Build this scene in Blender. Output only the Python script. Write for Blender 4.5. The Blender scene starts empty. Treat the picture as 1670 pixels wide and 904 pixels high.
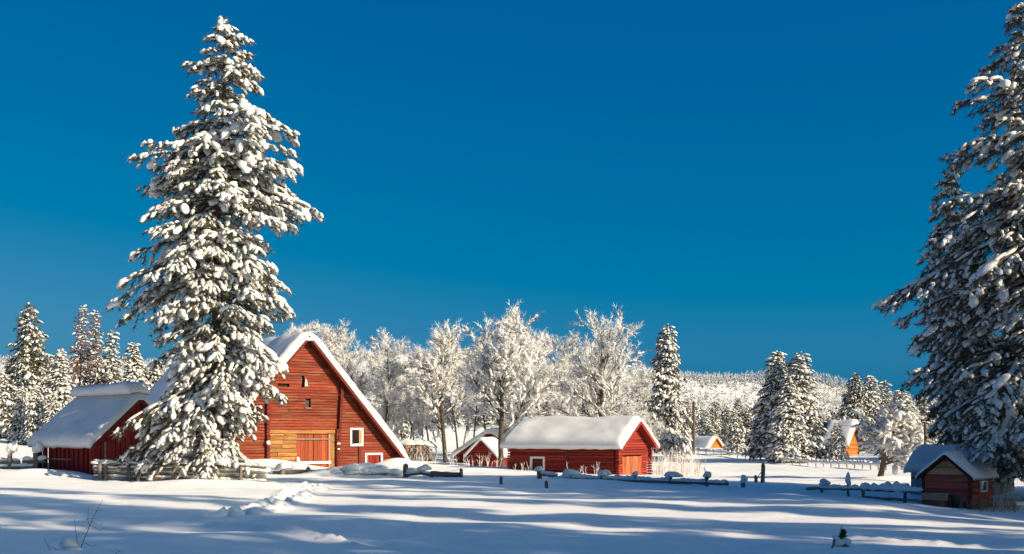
import bpy, math, random
import numpy as np
from mathutils import Matrix, Vector
R = math.radians
scn = bpy.context.scene
col = scn.collection

# ------------------------------------------------------------------ camera, sky, sun, exposure
F = 1790.0; CX = 835.0; HY = 712.0; EYE = 2.3
cam = bpy.data.cameras.new("camera"); camo = bpy.data.objects.new("camera", cam); col.objects.link(camo)
camo.location = (0, 0, EYE); camo.rotation_euler = (R(90), 0, 0)
cam.sensor_width = 36; cam.lens = F/1670*36; cam.shift_y = (HY-452)/1670
cam.clip_start = 0.1; cam.clip_end = 8000
scn.camera = camo

SUN_EL = R(23.0); SUN_FRONT = R(30)          # sun to the right, a little behind the camera's plane
sdir = Vector((math.cos(SUN_FRONT)*math.cos(SUN_EL), -math.sin(SUN_FRONT)*math.cos(SUN_EL), math.sin(SUN_EL)))
world = bpy.data.worlds.new("World"); scn.world = world; world.use_nodes = True
wn = world.node_tree; wn.nodes.clear()
sky = wn.nodes.new('ShaderNodeTexSky'); sky.sky_type = 'NISHITA'; sky.sun_disc = False
sky.sun_elevation = SUN_EL; sky.sun_rotation = math.atan2(sdir.x, sdir.y)
sky.altitude = 1600; sky.air_density = 0.5; sky.dust_density = 10.0; sky.ozone_density = 2.5
# the photograph's deep, polarised blue: each channel's contrast is scaled over the whole sky alike
EXPO = 0.70
sep = wn.nodes.new('ShaderNodeSeparateColor'); com = wn.nodes.new('ShaderNodeCombineColor'); wn.links.new(sky.outputs[0], sep.inputs[0])
for i, (a, b) in enumerate(((1.20, -1.36), (0.928, 0.255), (0.565, 2.174))):
    m1 = wn.nodes.new('ShaderNodeMath'); m1.operation = 'MULTIPLY_ADD'; m1.inputs[1].default_value = a/2**EXPO; m1.inputs[2].default_value = b/2**EXPO
    m2 = wn.nodes.new('ShaderNodeMath'); m2.operation = 'MAXIMUM'; m2.inputs[1].default_value = 0.0
    wn.links.new(sep.outputs[i], m1.inputs[0]); wn.links.new(m1.outputs[0], m2.inputs[0])
    # steeper contrast towards the bright, sunward half of the sky
    q1 = wn.nodes.new('ShaderNodeMath'); q1.operation = 'SUBTRACT'; q1.inputs[1].default_value = (9.0, 2.5, 4.0)[i]
    q2 = wn.nodes.new('ShaderNodeMath'); q2.operation = 'MAXIMUM'; q2.inputs[1].default_value = 0.0
    q3 = wn.nodes.new('ShaderNodeMath'); q3.operation = 'MULTIPLY_ADD'; q3.inputs[1].default_value = (0.0, 0.40, 0.30)[i]/2**EXPO
    wn.links.new(sep.outputs[i], q1.inputs[0]); wn.links.new(q1.outputs[0], q2.inputs[0]); wn.links.new(q2.outputs[0], q3.inputs[0]); wn.links.new(m2.outputs[0], q3.inputs[2]); wn.links.new(q3.outputs[0], com.inputs[i])
bg = wn.nodes.new('ShaderNodeBackground'); bg.inputs[1].default_value = 0.1
wo = wn.nodes.new('ShaderNodeOutputWorld')
wn.links.new(com.outputs[0], bg.inputs[0]); wn.links.new(bg.outputs[0], wo.inputs[0])
sl = bpy.data.lights.new("sun", 'SUN'); sl.energy = 5.0; sl.angle = R(0.53); sl.color = (1.0, 0.82, 0.57)
so = bpy.data.objects.new("sun", sl); col.objects.link(so)
so.rotation_euler = (-sdir).to_track_quat('-Z', 'Y').to_euler(); so.location = (60, -40, 40)
scn.view_settings.view_transform = 'Standard'; scn.view_settings.look = 'None'
scn.view_settings.exposure = EXPO; scn.view_settings.gamma = 1.0
scn.cycles.max_bounces = 8; scn.cycles.diffuse_bounces = 5

def P(px, py, Y):
    return Vector(((px-CX)/F*Y, Y, EYE+(HY-py)/F*Y))

# ------------------------------------------------------------------ materials
def mat_base(name, rough=0.8):
    m = bpy.data.materials.new(name); m.use_nodes = True
    nt = m.node_tree; b = nt.nodes['Principled BSDF']; b.inputs['Roughness'].default_value = rough
    b.inputs['Specular IOR Level'].default_value = 0.25
    return m, nt, b
def noise(nt, vec, scale, detail=4, rough=0.6):
    n = nt.nodes.new('ShaderNodeTexNoise'); n.inputs['Scale'].default_value = scale; n.inputs['Detail'].default_value = detail
    n.inputs['Roughness'].default_value = rough
    if vec is not None: nt.links.new(vec, n.inputs['Vector'])
    return n.outputs['Fac']
def ramp(nt, fac, stops):
    r = nt.nodes.new('ShaderNodeValToRGB'); e = r.color_ramp.elements
    while len(e) < len(stops): e.new(0.5)
    for k, (p, c) in enumerate(stops): e[k].position = p; e[k].color = (*c, 1)
    nt.links.new(fac, r.inputs[0]); return r.outputs[0]
def mixc(nt, fac, a, b, mode='MIX'):
    m = nt.nodes.new('ShaderNodeMix'); m.data_type = 'RGBA'; m.blend_type = mode
    if isinstance(fac, (int, float)): m.inputs[0].default_value = fac
    else: nt.links.new(fac, m.inputs[0])
    for i, v in ((6, a), (7, b)):
        if isinstance(v, tuple): m.inputs[i].default_value = (*v, 1)
        else: nt.links.new(v, m.inputs[i])
    return m.outputs[2]
def bump(nt, b, h, strength, dist):
    bp = nt.nodes.new('ShaderNodeBump'); bp.inputs['Strength'].default_value = strength; bp.inputs['Distance'].default_value = dist
    nt.links.new(h, bp.inputs['Height']); nt.links.new(bp.outputs[0], b.inputs['Normal'])
def objco(nt, scale=(1, 1, 1)):
    t = nt.nodes.new('ShaderNodeTexCoord'); m = nt.nodes.new('ShaderNodeMapping'); m.inputs['Scale'].default_value = scale
    nt.links.new(t.outputs['Object'], m.inputs[0]); return m.outputs[0]
def rnd(nt, lo, hi):
    o = nt.nodes.new('ShaderNodeObjectInfo'); m = nt.nodes.new('ShaderNodeMapRange')
    m.inputs[3].default_value = lo; m.inputs[4].default_value = hi
    nt.links.new(o.outputs['Random'], m.inputs[0]); return m.outputs[0]

def snow_mat(name, c=(0.86, 0.87, 0.89), bs=6.0, bd=0.02, rough=0.65, bstr=0.5):
    m, nt, b = mat_base(name, rough)
    co = objco(nt); n1 = noise(nt, co, bs, 5); n2 = noise(nt, co, 0.7, 3)
    c2 = tuple(x*0.95 for x in c)
    nt.links.new(ramp(nt, n2, [(0.35, c2), (0.65, c)]), b.inputs['Base Color'])
    bump(nt, b, n1, bstr, bd)
    return m
M_snow = snow_mat("snow", c=(0.68, 0.68, 0.69), bs=9.0, bd=0.03)
M_ground = snow_mat("ground_snow", bs=3.2, bd=0.05, bstr=0.35)
def wood(name, c1, c2, wear, wlo, whi, vert=False, lo=0.7, hi=1.25, hi_w=1.0, knots=False):
    m, nt, b = mat_base(name, 0.85)
    sc = (13, 7, 0.9) if vert else (0.9, 7, 13)
    co = objco(nt, sc)
    # shift the grain from board to board
    va = nt.nodes.new('ShaderNodeVectorMath'); va.operation = 'ADD'
    o = nt.nodes.new('ShaderNodeObjectInfo'); mu = nt.nodes.new('ShaderNodeMath'); mu.operation = 'MULTIPLY'; mu.inputs[1].default_value = 57.0
    nt.links.new(o.outputs['Random'], mu.inputs[0]); nt.links.new(co, va.inputs[0]); nt.links.new(mu.outputs[0], va.inputs[1])
    v = va.outputs[0]
    n1 = noise(nt, v, 1.4, 6, 0.65); n2 = noise(nt, v, 0.55, 5, 0.7)
    base = ramp(nt, n1, [(0.3, c1), (0.7, c2)])
    base = mixc(nt, 1.0, base, rnd(nt, lo, hi), 'MULTIPLY')
    mask = ramp(nt, n2, [(wlo, (0, 0, 0)), (whi, (hi_w, hi_w, hi_w))])
    base = mixc(nt, mask, base, wear)
    if knots:
        n3 = noise(nt, objco(nt, (2.6, 3, 5.5)), 1.6, 3, 0.55)
        base = mixc(nt, ramp(nt, n3, [(0.66, (0, 0, 0)), (0.72, (0.85, 0.85, 0.85))]), base, (0.03, 0.012, 0.008))
        n4 = noise(nt, objco(nt, (0.35, 1, 0.6)), 1.0, 3, 0.6)
        base = mixc(nt, ramp(nt, n4, [(0.45, (0, 0, 0)), (0.62, (0.25, 0.25, 0.25))]), base, (0.16, 0.055, 0.028))
    nt.links.new(base, b.inputs['Base Color']); bump(nt, b, n1, 0.6, 0.012)
    return m
M_red = wood("red_barn_wood", (0.11, 0.015, 0.009), (0.27, 0.038, 0.020), (0.22, 0.12, 0.06), 0.50, 0.64, lo=0.6, hi=1.25, hi_w=0.6, knots=True)
M_red_bright = wood("red_shed_wood", (0.16, 0.015, 0.010), (0.28, 0.028, 0.017), (0.28, 0.11, 0.055), 0.55, 0.75, lo=0.6, hi=1.3, hi_w=0.6)
M_red_v = wood("red_vertical_wood", (0.15, 0.012, 0.012), (0.27, 0.025, 0.022), (0.20, 0.06, 0.04), 0.62, 0.80, vert=True, hi_w=0.5)
M_red_dark = wood("dark_red_wood", (0.08, 0.012, 0.009), (0.16, 0.022, 0.015), (0.15, 0.08, 0.05), 0.60, 0.78, hi_w=0.6)
M_coop = wood("coop_wood", (0.17, 0.034, 0.024), (0.30, 0.065, 0.044), (0.24, 0.13, 0.08), 0.54, 0.70, lo=0.6, hi=1.3, hi_w=0.7)
M_door = wood("rusty_door_wood", (0.20, 0.040, 0.016), (0.33, 0.075, 0.030), (0.33, 0.15, 0.06), 0.60, 0.80, vert=True, hi_w=0.5)
M_door_w = wood("weathered_door_wood", (0.24, 0.05, 0.02), (0.40, 0.10, 0.04), (0.38, 0.22, 0.12), 0.50, 0.70, vert=True, hi_w=0.7)
M_tan = wood("tan_log_wood", (0.25, 0.105, 0.032), (0.42, 0.215, 0.075), (0.13, 0.045, 0.025), 0.48, 0.64, lo=0.6, hi=1.2, hi_w=0.85)
M_brown = wood("brown_board_wood", (0.26, 0.135, 0.075), (0.42, 0.23, 0.13), (0.12, 0.02, 0.015), 0.60, 0.75, hi_w=0.6)
M_grey = wood("grey_weathered_wood", (0.20, 0.20, 0.20), (0.36, 0.36, 0.36), (0.13, 0.11, 0.10), 0.55, 0.75, vert=True)
M_rail = wood("grey_rail_wood", (0.13, 0.11, 0.095), (0.25, 0.22, 0.19), (0.07, 0.055, 0.045), 0.55, 0.75)
M_post = wood("grey_post_wood", (0.11, 0.09, 0.08), (0.21, 0.18, 0.155), (0.06, 0.045, 0.04), 0.55, 0.75, vert=True)
M_white = wood("white_trim_paint", (0.68, 0.66, 0.64), (0.80, 0.79, 0.77), (0.50, 0.42, 0.36), 0.62, 0.78, lo=0.95, hi=1.0, hi_w=0.6)
M_orange = wood("orange_cabin_wood", (0.30, 0.10, 0.02), (0.45, 0.165, 0.035), (0.32, 0.10, 0.02), 0.55, 0.75)
M_metal, nt, b = mat_base("dark_roof_metal", 0.5); b.inputs['Base Color'].default_value = (0.07, 0.08, 0.085, 1)
M_dark, nt, b = mat_base("shade_backing_wood", 0.9); b.inputs['Base Color'].default_value = (0.022, 0.012, 0.010, 1)  # near-black backing: shade in plank gaps and recesses put into the colour
M_glass_shade, nt, b = mat_base("dark_glass_and_opening_shade", 0.12); b.inputs['Base Color'].default_value = (0.012, 0.013, 0.014, 1); b.inputs['Specular IOR Level'].default_value = 0.4  # window panes, and painted shade for the sheets that fill openings
M_wire, nt, b = mat_base("black_wire", 0.6); b.inputs['Base Color'].default_value = (0.02, 0.02, 0.02, 1)
M_bark, nt, b = mat_base("pine_bark", 0.9)
n = noise(nt, objco(nt, (6, 6, 1.5)), 2.0, 5); nt.links.new(ramp(nt, n, [(0.3, (0.045, 0.032, 0.026)), (0.7, (0.15, 0.10, 0.075))]), b.inputs['Base Color']); bump(nt, b, n, 0.8, 0.03)
M_bark2, nt, b = mat_base("grey_bark", 0.9)
n = noise(nt, objco(nt, (5, 5, 3)), 2.0, 5); nt.links.new(ramp(nt, n, [(0.3, (0.030, 0.024, 0.020)), (0.7, (0.11, 0.08, 0.06))]), b.inputs['Base Color']); bump(nt, b, n, 0.8, 0.03)
M_bark3, nt, b = mat_base("tan_bark", 0.9)
n = noise(nt, objco(nt, (5, 5, 3)), 2.0, 5); nt.links.new(ramp(nt, n, [(0.3, (0.10, 0.065, 0.04)), (0.7, (0.30, 0.19, 0.11))]), b.inputs['Base Color'])
M_twig, nt, b = mat_base("brown_twig", 0.9); b.inputs['Base Color'].default_value = (0.20, 0.145, 0.105, 1)
M_frost, nt, b = mat_base("frost", 0.7); b.inputs['Base Color'].default_value = (0.74, 0.75, 0.78, 1)
M_frost_haze, nt, b = mat_base("far_haze_hoarfrost", 0.9); b.inputs["Base Color"].default_value = (0.46, 0.47, 0.51, 1)  # frost greyed and cooled: distance haze and shadowed gaps put into the colour
M_needle_haze, nt, b = mat_base("far_haze_frosted_needles", 0.9); b.inputs["Base Color"].default_value = (0.13, 0.13, 0.14, 1)  # frosted needles greyed too, with distance haze put into the colour
def needle_mat(name, a, c):
    m, nt, b = mat_base(name, 0.6)
    nt.links.new(ramp(nt, noise(nt, objco(nt), 0.9, 3), [(0.35, a), (0.65, c)]), b.inputs['Base Color']); return m
M_needle = needle_mat("pine_needles", (0.055, 0.060, 0.040), (0.13, 0.122, 0.082))
M_needle_dead = needle_mat("reddish_needles", (0.14, 0.075, 0.045), (0.24, 0.13, 0.085))
M_straw, nt, b = mat_base("dry_grass", 0.9); b.inputs['Base Color'].default_value = (0.30, 0.20, 0.11, 1)

# ------------------------------------------------------------------ mesh and object helpers
def mesh_np(name, V, Fl, mats, mi=None, smooth=True):
    me = bpy.data.meshes.new(name)
    V = np.asarray(V, dtype=np.float32).reshape(-1, 3)
    me.vertices.add(len(V)); me.vertices.foreach_set('co', V.ravel())
    Fl = [np.asarray(f, dtype=np.int32) for f in Fl if len(f)]
    sizes = np.concatenate([np.full(len(f), f.shape[1], dtype=np.int32) for f in Fl])
    idx = np.concatenate([f.ravel() for f in Fl])
    me.loops.add(len(idx)); me.loops.foreach_set('vertex_index', idx)
    me.polygons.add(len(sizes)); st = np.zeros(len(sizes), dtype=np.int32); st[1:] = np.cumsum(sizes)[:-1]
    me.polygons.foreach_set('loop_start', st)
    me.polygons.foreach_set('use_smooth', np.full(len(sizes), smooth))
    for m in (mats if isinstance(mats, (list, tuple)) else [mats]): me.materials.append(m)
    if mi is not None: me.polygons.foreach_set('material_index', np.asarray(mi, dtype=np.int32))
    me.update(calc_edges=True)
    return me
def link(name, me, parent=None, kind=None, M=None):
    o = bpy.data.objects.new(name, me); col.objects.link(o)
    if parent is not None: o.parent = parent
    if M is not None: o.matrix_local = M
    if kind: o['kind'] = kind
    return o
def thing(name, label, cat, loc=(0, 0, 0), rz=0.0, group=None):
    o = bpy.data.objects.new(name, None); col.objects.link(o)
    o.location = loc; o.rotation_euler = (0, 0, rz); o['label'] = label; o['category'] = cat
    if group: o['group'] = group
    return o
def tag(o, label, cat, group=None):
    o['label'] = label; o['category'] = cat
    if group: o['group'] = group
def copy_thing(root, loc, rz, scale, label, group=None, name=None):
    r = root.copy(); col.objects.link(r); r.location = loc; r.rotation_euler = (0, 0, rz); r.scale = scale; r['label'] = label
    if name: r.name = name
    if group: r['group'] = group
    for ch in list(root.children):
        c = ch.copy(); col.objects.link(c); c.parent = r
    return r
def prism_mesh(name, poly, y0, y1, mat):
    n = len(poly)
    V = [(x, y0, z) for x, z in poly]+[(x, y1, z) for x, z in poly]
    Fs = [list(range(n)), list(range(2*n-1, n-1, -1))]+[[i, i+n, (i+1) % n+n, (i+1) % n] for i in range(n)]
    me = bpy.data.meshes.new(name); me.from_pydata(V, [], Fs); me.materials.append(mat); me.update()
    return me
def prism(name, poly, y0, y1, mat, parent, M=None, kind=None):
    return link(name, prism_mesh(name, poly, y0, y1, mat), parent, kind, M)
def rect(x0, x1, z0, z1): return [(x0, z0), (x1, z0), (x1, z1), (x0, z1)]
def boxes_mesh(name, bl, mat):
    V, Fs = [], []
    for (x0, x1, y0, y1, z0, z1) in bl:
        k = len(V); V += [(x, y, z) for x in (x0, x1) for y in (y0, y1) for z in (z0, z1)]
        Fs += [[k+a for a in q] for q in ((0, 1, 3, 2), (4, 6, 7, 5), (0, 4, 5, 1), (2, 3, 7, 6), (0, 2, 6, 4), (1, 5, 7, 3))]
    me = bpy.data.meshes.new(name); me.from_pydata(V, [], Fs); me.materials.append(mat); me.update(); return me

# value noise
_rt = np.random.default_rng(5).random((256, 256))
def vnoise(x, y):
    x = np.asarray(x, float); y = np.asarray(y, float)
    xi = np.floor(x).astype(int); yi = np.floor(y).astype(int); fx = x-xi; fy = y-yi
    fx = fx*fx*(3-2*fx); fy = fy*fy*(3-2*fy)
    a = _rt[xi % 256, yi % 256]; b = _rt[(xi+1) % 256, yi % 256]; c = _rt[xi % 256, (yi+1) % 256]; d = _rt[(xi+1) % 256, (yi+1) % 256]
    return (a*(1-fx)+b*fx)*(1-fy)+(c*(1-fx)+d*fx)*fy-0.5
def sstep(a, b, x):
    t = np.clip((x-a)/(b-a), 0, 1); return t*t*(3-2*t)

# ------------------------------------------------------------------ instancing of templates, tubes, lumps
def ico(sub):
    t = (1+5**0.5)/2
    V = [(-1, t, 0), (1, t, 0), (-1, -t, 0), (1, -t, 0), (0, -1, t), (0, 1, t), (0, -1, -t), (0, 1, -t), (t, 0, -1), (t, 0, 1), (-t, 0, -1), (-t, 0, 1)]
    V = [np.array(v)/np.linalg.norm(v) for v in V]
    Fc = [(0, 11, 5), (0, 5, 1), (0, 1, 7), (0, 7, 10), (0, 10, 11), (1, 5, 9), (5, 11, 4), (11, 10, 2), (10, 7, 6), (7, 1, 8), (3, 9, 4), (3, 4, 2), (3, 2, 6), (3, 6, 8), (3, 8, 9), (4, 9, 5), (2, 4, 11), (6, 2, 10), (8, 6, 7), (9, 8, 1)]
    for _ in range(sub):
        cache = {}; nf = []
        def mid(a, b):
            k = (min(a, b), max(a, b))
            if k not in cache:
                m = V[a]+V[b]; V.append(m/np.linalg.norm(m)); cache[k] = len(V)-1
            return cache[k]
        for a, b, c in Fc:
            x, y, z = mid(a, b), mid(b, c), mid(c, a); nf += [(a, x, z), (b, y, x), (c, z, y), (x, y, z)]
        Fc = nf
    return np.array(V), np.array(Fc)
_i1 = ico(1); _i2 = ico(2)
def lump_templates(n, seed, amp=0.28, base=_i1, droop=0.25):
    rg = np.random.default_rng(seed); out = []
    for _ in range(n):
        V = base[0].copy(); ph = rg.random((4, 3))*6.28; fr = rg.normal(0, 2.0, (4, 3))
        d = sum(np.sin(V@fr[k]+ph[k, 0]) for k in range(4))/4
        V = V*(1+amp*d[:, None]*1.6)
        V[:, 2] = np.where(V[:, 2] < 0, V[:, 2]*0.55, V[:, 2]) - droop*np.maximum(V[:, 0], 0)**2
        out.append((V, base[1]))
    return out
LUMPS = lump_templates(8, 3); LUMPS_S = lump_templates(6, 4, base=ico(0) if False else _i1)
LUMPS_LOW = lump_templates(8, 9, base=ico(0), amp=0.26)
def needle_templates(n, K, seed, w=0.028, upb=0.1):
    rg = np.random.default_rng(seed); out = []
    for _ in range(n):
        V, Fc = [], []
        for k in range(K):
            d = rg.normal(0, 1, 3); d[0] = abs(d[0])*0.8+0.15; d[2] += upb; d /= np.linalg.norm(d)
            s = np.cross(d, rg.normal(0, 1, 3)); s /= np.linalg.norm(s)
            b = np.array([rg.uniform(-0.7, 0.5), 0, 0]); l = rg.uniform(0.7, 1.1)
            i = len(V); V += [b+s*w*3.5, b-s*w*3.5, b+d*l]; Fc.append((i, i+1, i+2))
        out.append((np.array(V), np.array(Fc)))
    return out
NEED = needle_templates(6, 17, 7, w=0.022); NEED_LOW = needle_templates(5, 9, 8, w=0.05)
def unit(v): return v/np.maximum(np.linalg.norm(v, axis=-1, keepdims=True), 1e-9)
def frames(d):
    d = unit(d); z = np.zeros_like(d); z[:, 2] = 1
    up = z-d*(d[:, 2:3]); bad = np.linalg.norm(up, axis=1) < 0.05; up[bad] = (0, 1, 0.01)
    up = unit(up); s = np.cross(up, d); return np.stack([d, s, up], axis=1)
def inst(temps, pos, d, sc, rg):
    if len(pos) == 0: return np.zeros((0, 3)), np.zeros((0, 3), int)
    B = frames(np.asarray(d, float)); tid = rg.integers(0, len(temps), len(pos)); VV, FF, off = [], [], 0
    for t, (Tv, Tf) in enumerate(temps):
        k = np.where(tid == t)[0]
        if len(k) == 0: continue
        V = np.einsum('kni,kij->knj', Tv[None]*sc[k][:, None, :], B[k])+pos[k][:, None, :]
        VV.append(V.reshape(-1, 3)); FF.append((Tf[None]+(np.arange(len(k))*len(Tv))[:, None, None]+off).reshape(-1, Tf.shape[1])); off += len(k)*len(Tv)
    return np.concatenate(VV), np.concatenate(FF)
def tubes(Pt, Rr, sides=4):
    """Pt (k,m,3), Rr (k,m)"""
    k, m, _ = Pt.shape; T = unit(np.gradient(Pt, axis=1))
    ref = np.zeros_like(T); ref[..., 2] = 1; ref[np.abs(T[..., 2]) > 0.9] = (1, 0, 0)
    s = unit(np.cross(T, ref)); u = np.cross(s, T); a = np.arange(sides)/sides*2*math.pi
    V = Pt[:, :, None]+Rr[:, :, None, None]*(np.cos(a)[:, None]*s[:, :, None]+np.sin(a)[:, None]*u[:, :, None])
    base = (np.arange(k)[:, None, None]*m*sides)+(np.arange(m-1)[None, :, None]*sides)
    i = np.arange(sides)[None, None, :]; j = (i+1) % sides
    Fq = np.stack([base+i, base+j, base+sides+j, base+sides+i], axis=-1).reshape(-1, 4)
    return V.reshape(-1, 3), Fq
class Bag:
    def __init__(s): s.V = []; s.T = []; s.Q = []; s.n = 0
    def add(s, V, Fc):
        V = np.asarray(V).reshape(-1, 3); Fc = np.asarray(Fc)
        if len(V) == 0: return
        (s.T if Fc.shape[1] == 3 else s.Q).append(Fc+s.n); s.V.append(V); s.n += len(V)
    def mesh(s, name, mat, smooth=True):
        Fl = []
        if s.T: Fl.append(np.concatenate(s.T))
        if s.Q: Fl.append(np.concatenate(s.Q))
        return mesh_np(name, np.concatenate(s.V), Fl, mat, smooth=smooth)
def lump_mesh(name, items, mat, seed=1, sub=2, droop=0.1, amp=0.2):
    """items: (pos, dir, (sx,sy,sz))"""
    rg = np.random.default_rng(seed); t = lump_templates(5, seed+11, amp=amp, base=_i2 if sub == 2 else _i1, droop=droop)
    V, Fc = inst(t, np.array([i[0] for i in items], float), np.array([i[1] for i in items], float), np.array([i[2] for i in items], float), rg)
    return mesh_np(name, V, [Fc], mat)

# ------------------------------------------------------------------ ground: one sheet through measured points
anchors = []
def A(px, py, Y): p = P(px, py, Y); anchors.append((p.x, p.y, p.z))
for a in ((100, 904, 22), (835, 904, 21.5), (1600, 904, 21.5), (340, 790, 55), (100, 792, 47), (1545, 832, 38), (1300, 850, 31), (600, 845, 31), (835, 820, 39),
          (40, 768, 60), (110, 772, 58), (160, 785, 56), (500, 763, 80), (645, 757, 85), (410, 755, 77), (300, 752, 84), (935, 781, 60), (1212, 796, 50), (1090, 789, 55),
          (1003, 775, 70), (1055, 774, 74.7), (830, 764, 74), (1250, 787, 56), (1340, 803, 46), (1407, 812, 43.2), (1476, 823, 40.2), (1500, 822, 38.5), (1250, 750, 105), (1430, 766, 80), (1075, 731, 140),
          (780, 762, 92), (690, 752, 96), (750, 770, 70), (20, 692, 150), (60, 712, 110), (200, 690, 140), (1560, 800, 50), (1640, 802, 47), (1680, 770, 70), (1620, 740, 110),
          (540, 786, 58), (650, 778, 66), (560, 772, 70), (750, 781, 60), (820, 791, 54), (900, 797, 51), (1150, 738, 125), (1330, 757, 95), (900, 735, 140), (600, 728, 160), (1500, 742, 130), (300, 690, 180), (900, 712, 230), (1300, 715, 230)): A(*a)
anchors += [(-12, 8, 0.2), (12, 8, 0.1), (0, 0, 0.4), (-45, 20, 0.5), (50, 20, 0.0), (40, -30, 0.2), (-60, 60, 1.5), (60, 60, 0.2), (-120, 150, 5), (120, 150, 2), (-150, 300, 8), (0, 330, 6), (180, 320, 6), (110, 0, 0.3), (0, -60, 0.5)]
AN = np.array(anchors); _s = 40.0
def _tps(r2): return np.where(r2 > 1e-12, 0.5*r2*np.log(np.maximum(r2, 1e-12)), 0)
_n = len(AN); _X = AN[:, :2]/_s
_K = _tps(((_X[:, None]-_X[None])**2).sum(-1))+np.eye(_n)*0.0012
_Pm = np.c_[np.ones(_n), _X]; _Mx = np.block([[_K, _Pm], [_Pm.T, np.zeros((3, 3))]])
_w = np.linalg.solve(_Mx, np.r_[AN[:, 2], 0, 0, 0])
def z_base(x, y):
    x = np.asarray(x, float); y = np.asarray(y, float); sh = x.shape; q = np.c_[x.ravel(), y.ravel()]/_s
    z = np.zeros(len(q))
    for i in range(_n): z += _w[i]*_tps(((q-_X[i])**2).sum(-1))
    z += _w[_n]+q@_w[_n+1:]
    r = np.hypot(q[:, 0]*_s, q[:, 1]*_s-80); z = np.clip(z, -1.5, 12); b = sstep(190, 330, r); z = z*(1-b)+5.0*b
    return z.reshape(sh)
mounds = []          # (x, y, rx, ry, h)
def mound(px, py, Y, rx, ry, h): p = P(px, py, Y); mounds.append((p.x, p.y, rx, ry, h))
def ground_z(x, y, fine=True):
    z = z_base(x, y)
    near = 1-sstep(90, 150, np.hypot(x, y))
    z = z+near*(0.20*vnoise(x/5.5+3, y/4.2)+0.10*vnoise(x/2.3+9, y/1.7+4)+0.035*vnoise(x/0.8, y/0.7+40))+0.5*(1-near)*vnoise(x/30, y/30)
    for (mx, my, rx, ry, h) in mounds:
        dx = np.asarray(x)-mx; dy = np.asarray(y)-my; z = z+h*np.exp(-(dx/rx)**2-(dy/ry)**2)
    return z
def zg(x, y): return float(ground_z(np.array([float(x)]), np.array([float(y)]))[0])
def G(px, Y, dz=0.0):
    X = (px-CX)/F*Y; return Vector((X, Y, zg(X, Y)+dz))
# drifts: bank before the barn, heaps in the foreground, snow slid from the roofs
for m in ((450, 758, 77, 2.6, 1.3, 0.42), (560, 776, 67, 1.6, 0.9, 0.45), (600, 775, 67, 1.0, 0.8, 0.55), (520, 778, 66, 1.0, 0.7, 0.3), (627, 772, 68, 0.8, 0.8, 0.55), (650, 760, 82, 1.6, 1.6, 0.6),
          (765, 768, 69, 1.8, 1.2, 0.32), (60, 772, 57, 1.5, 0.8, 0.2), (1270, 900, 23, 0.35, 0.3, 0.13), (1322, 893, 23, 0.4, 0.3, 0.15), (1380, 900, 22.5, 0.35, 0.3, 0.12), (1300, 884, 24, 0.22, 0.2, 0.10), (1252, 890, 23.5, 0.2, 0.16, 0.09), (1345, 884, 24.2, 0.18, 0.16, 0.09), (1285, 893, 22.6, 0.14, 0.12, 0.08), (1310, 902, 22, 0.16, 0.14, 0.08),
          (1240, 900, 22, 0.25, 0.3, 0.1), (1335, 900, 22, 0.2, 0.2, 0.1), (300, 800, 49, 3.5, 1.4, 0.35), (420, 797, 50, 2.0, 1.0, 0.2), (930, 781, 60, 0.9, 0.5, 0.25), (1450, 780, 60, 2.5, 1.0, 0.3)): mound(*m)
rgF = np.random.default_rng(21)
steps = []
tr = [P(515, 789, 52), P(492, 806, 46), P(478, 822, 41), P(440, 838, 35.5), P(395, 848, 32), P(340, 856, 30)]
for a, b in zip(tr[:-1], tr[1:]):
    L = (b-a).length; n = max(2, int(L/0.42))
    for i in range(n):
        q = a.lerp(b, i/n); sd = 0.17*(1 if i % 2 else -1); steps.append((q.x+sd+rgF.normal(0, 0.08), q.y+rgF.normal(0, 0.08)))
def axis(segs):
    out = [segs[0][0]]
    for a, b, n in segs: out += list(np.linspace(a, b, n+1)[1:])
    return np.array(out)
gx = axis([(-1800, -400, 14), (-400, -100, 24), (-100, -40, 40), (-40, -20, 44), (-20, 20, 195), (20, 40, 44), (40, 110, 36), (110, 400, 24), (400, 1800, 14)])
gy = axis([(-400, -40, 14), (-40, 14, 30), (14, 20, 24), (20, 42, 160), (42, 60, 95), (60, 82, 80), (82, 160, 76), (160, 420, 40), (420, 3200, 24)])
X, Y = np.meshgrid(gx, gy, indexing='ij'); Z = ground_z(X, Y)
for (sx, sy) in steps:
    i0, i1 = np.searchsorted(gx, (sx-0.9, sx+0.9)); j0, j1 = np.searchsorted(gy, (sy-0.9, sy+0.9))
    d2 = ((X[i0:i1, j0:j1]-sx)/0.24)**2+((Y[i0:i1, j0:j1]-sy)/0.30)**2
    Z[i0:i1, j0:j1] += -0.42*np.exp(-d2)+0.12*np.exp(-(np.sqrt(d2)-1.7)**2*3)
RL = np.zeros_like(Z)
def ridge_line(pts, w, h, rough):
    for a, b in zip(pts[:-1], pts[1:]):
        L = (b-a).length; ux, uy = (b.x-a.x)/L, (b.y-a.y)/L
        m = (np.abs(X-(a.x+b.x)/2) < L) & (np.abs(Y-(a.y+b.y)/2) < L)
        dx = X[m]-a.x; dy = Y[m]-a.y; t = dx*ux+dy*uy; s = np.abs(-dx*uy+dy*ux+0.15*vnoise(t*1.3, np.full_like(t, 3.0)))
        on = sstep(-0.4, 0.0, t)*(1-sstep(L, L+0.4, t))
        RL[m] = np.maximum(RL[m], on*np.exp(-(s/w)**2)*h*(1+rough*vnoise(X[m]*4, Y[m]*4)*1.2))
ridge_line([P(330, 864, 29.0), P(420, 873, 27.3), P(500, 884, 25.4), P(580, 896, 23.5)], 0.16, 0.13, 1.2)
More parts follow.
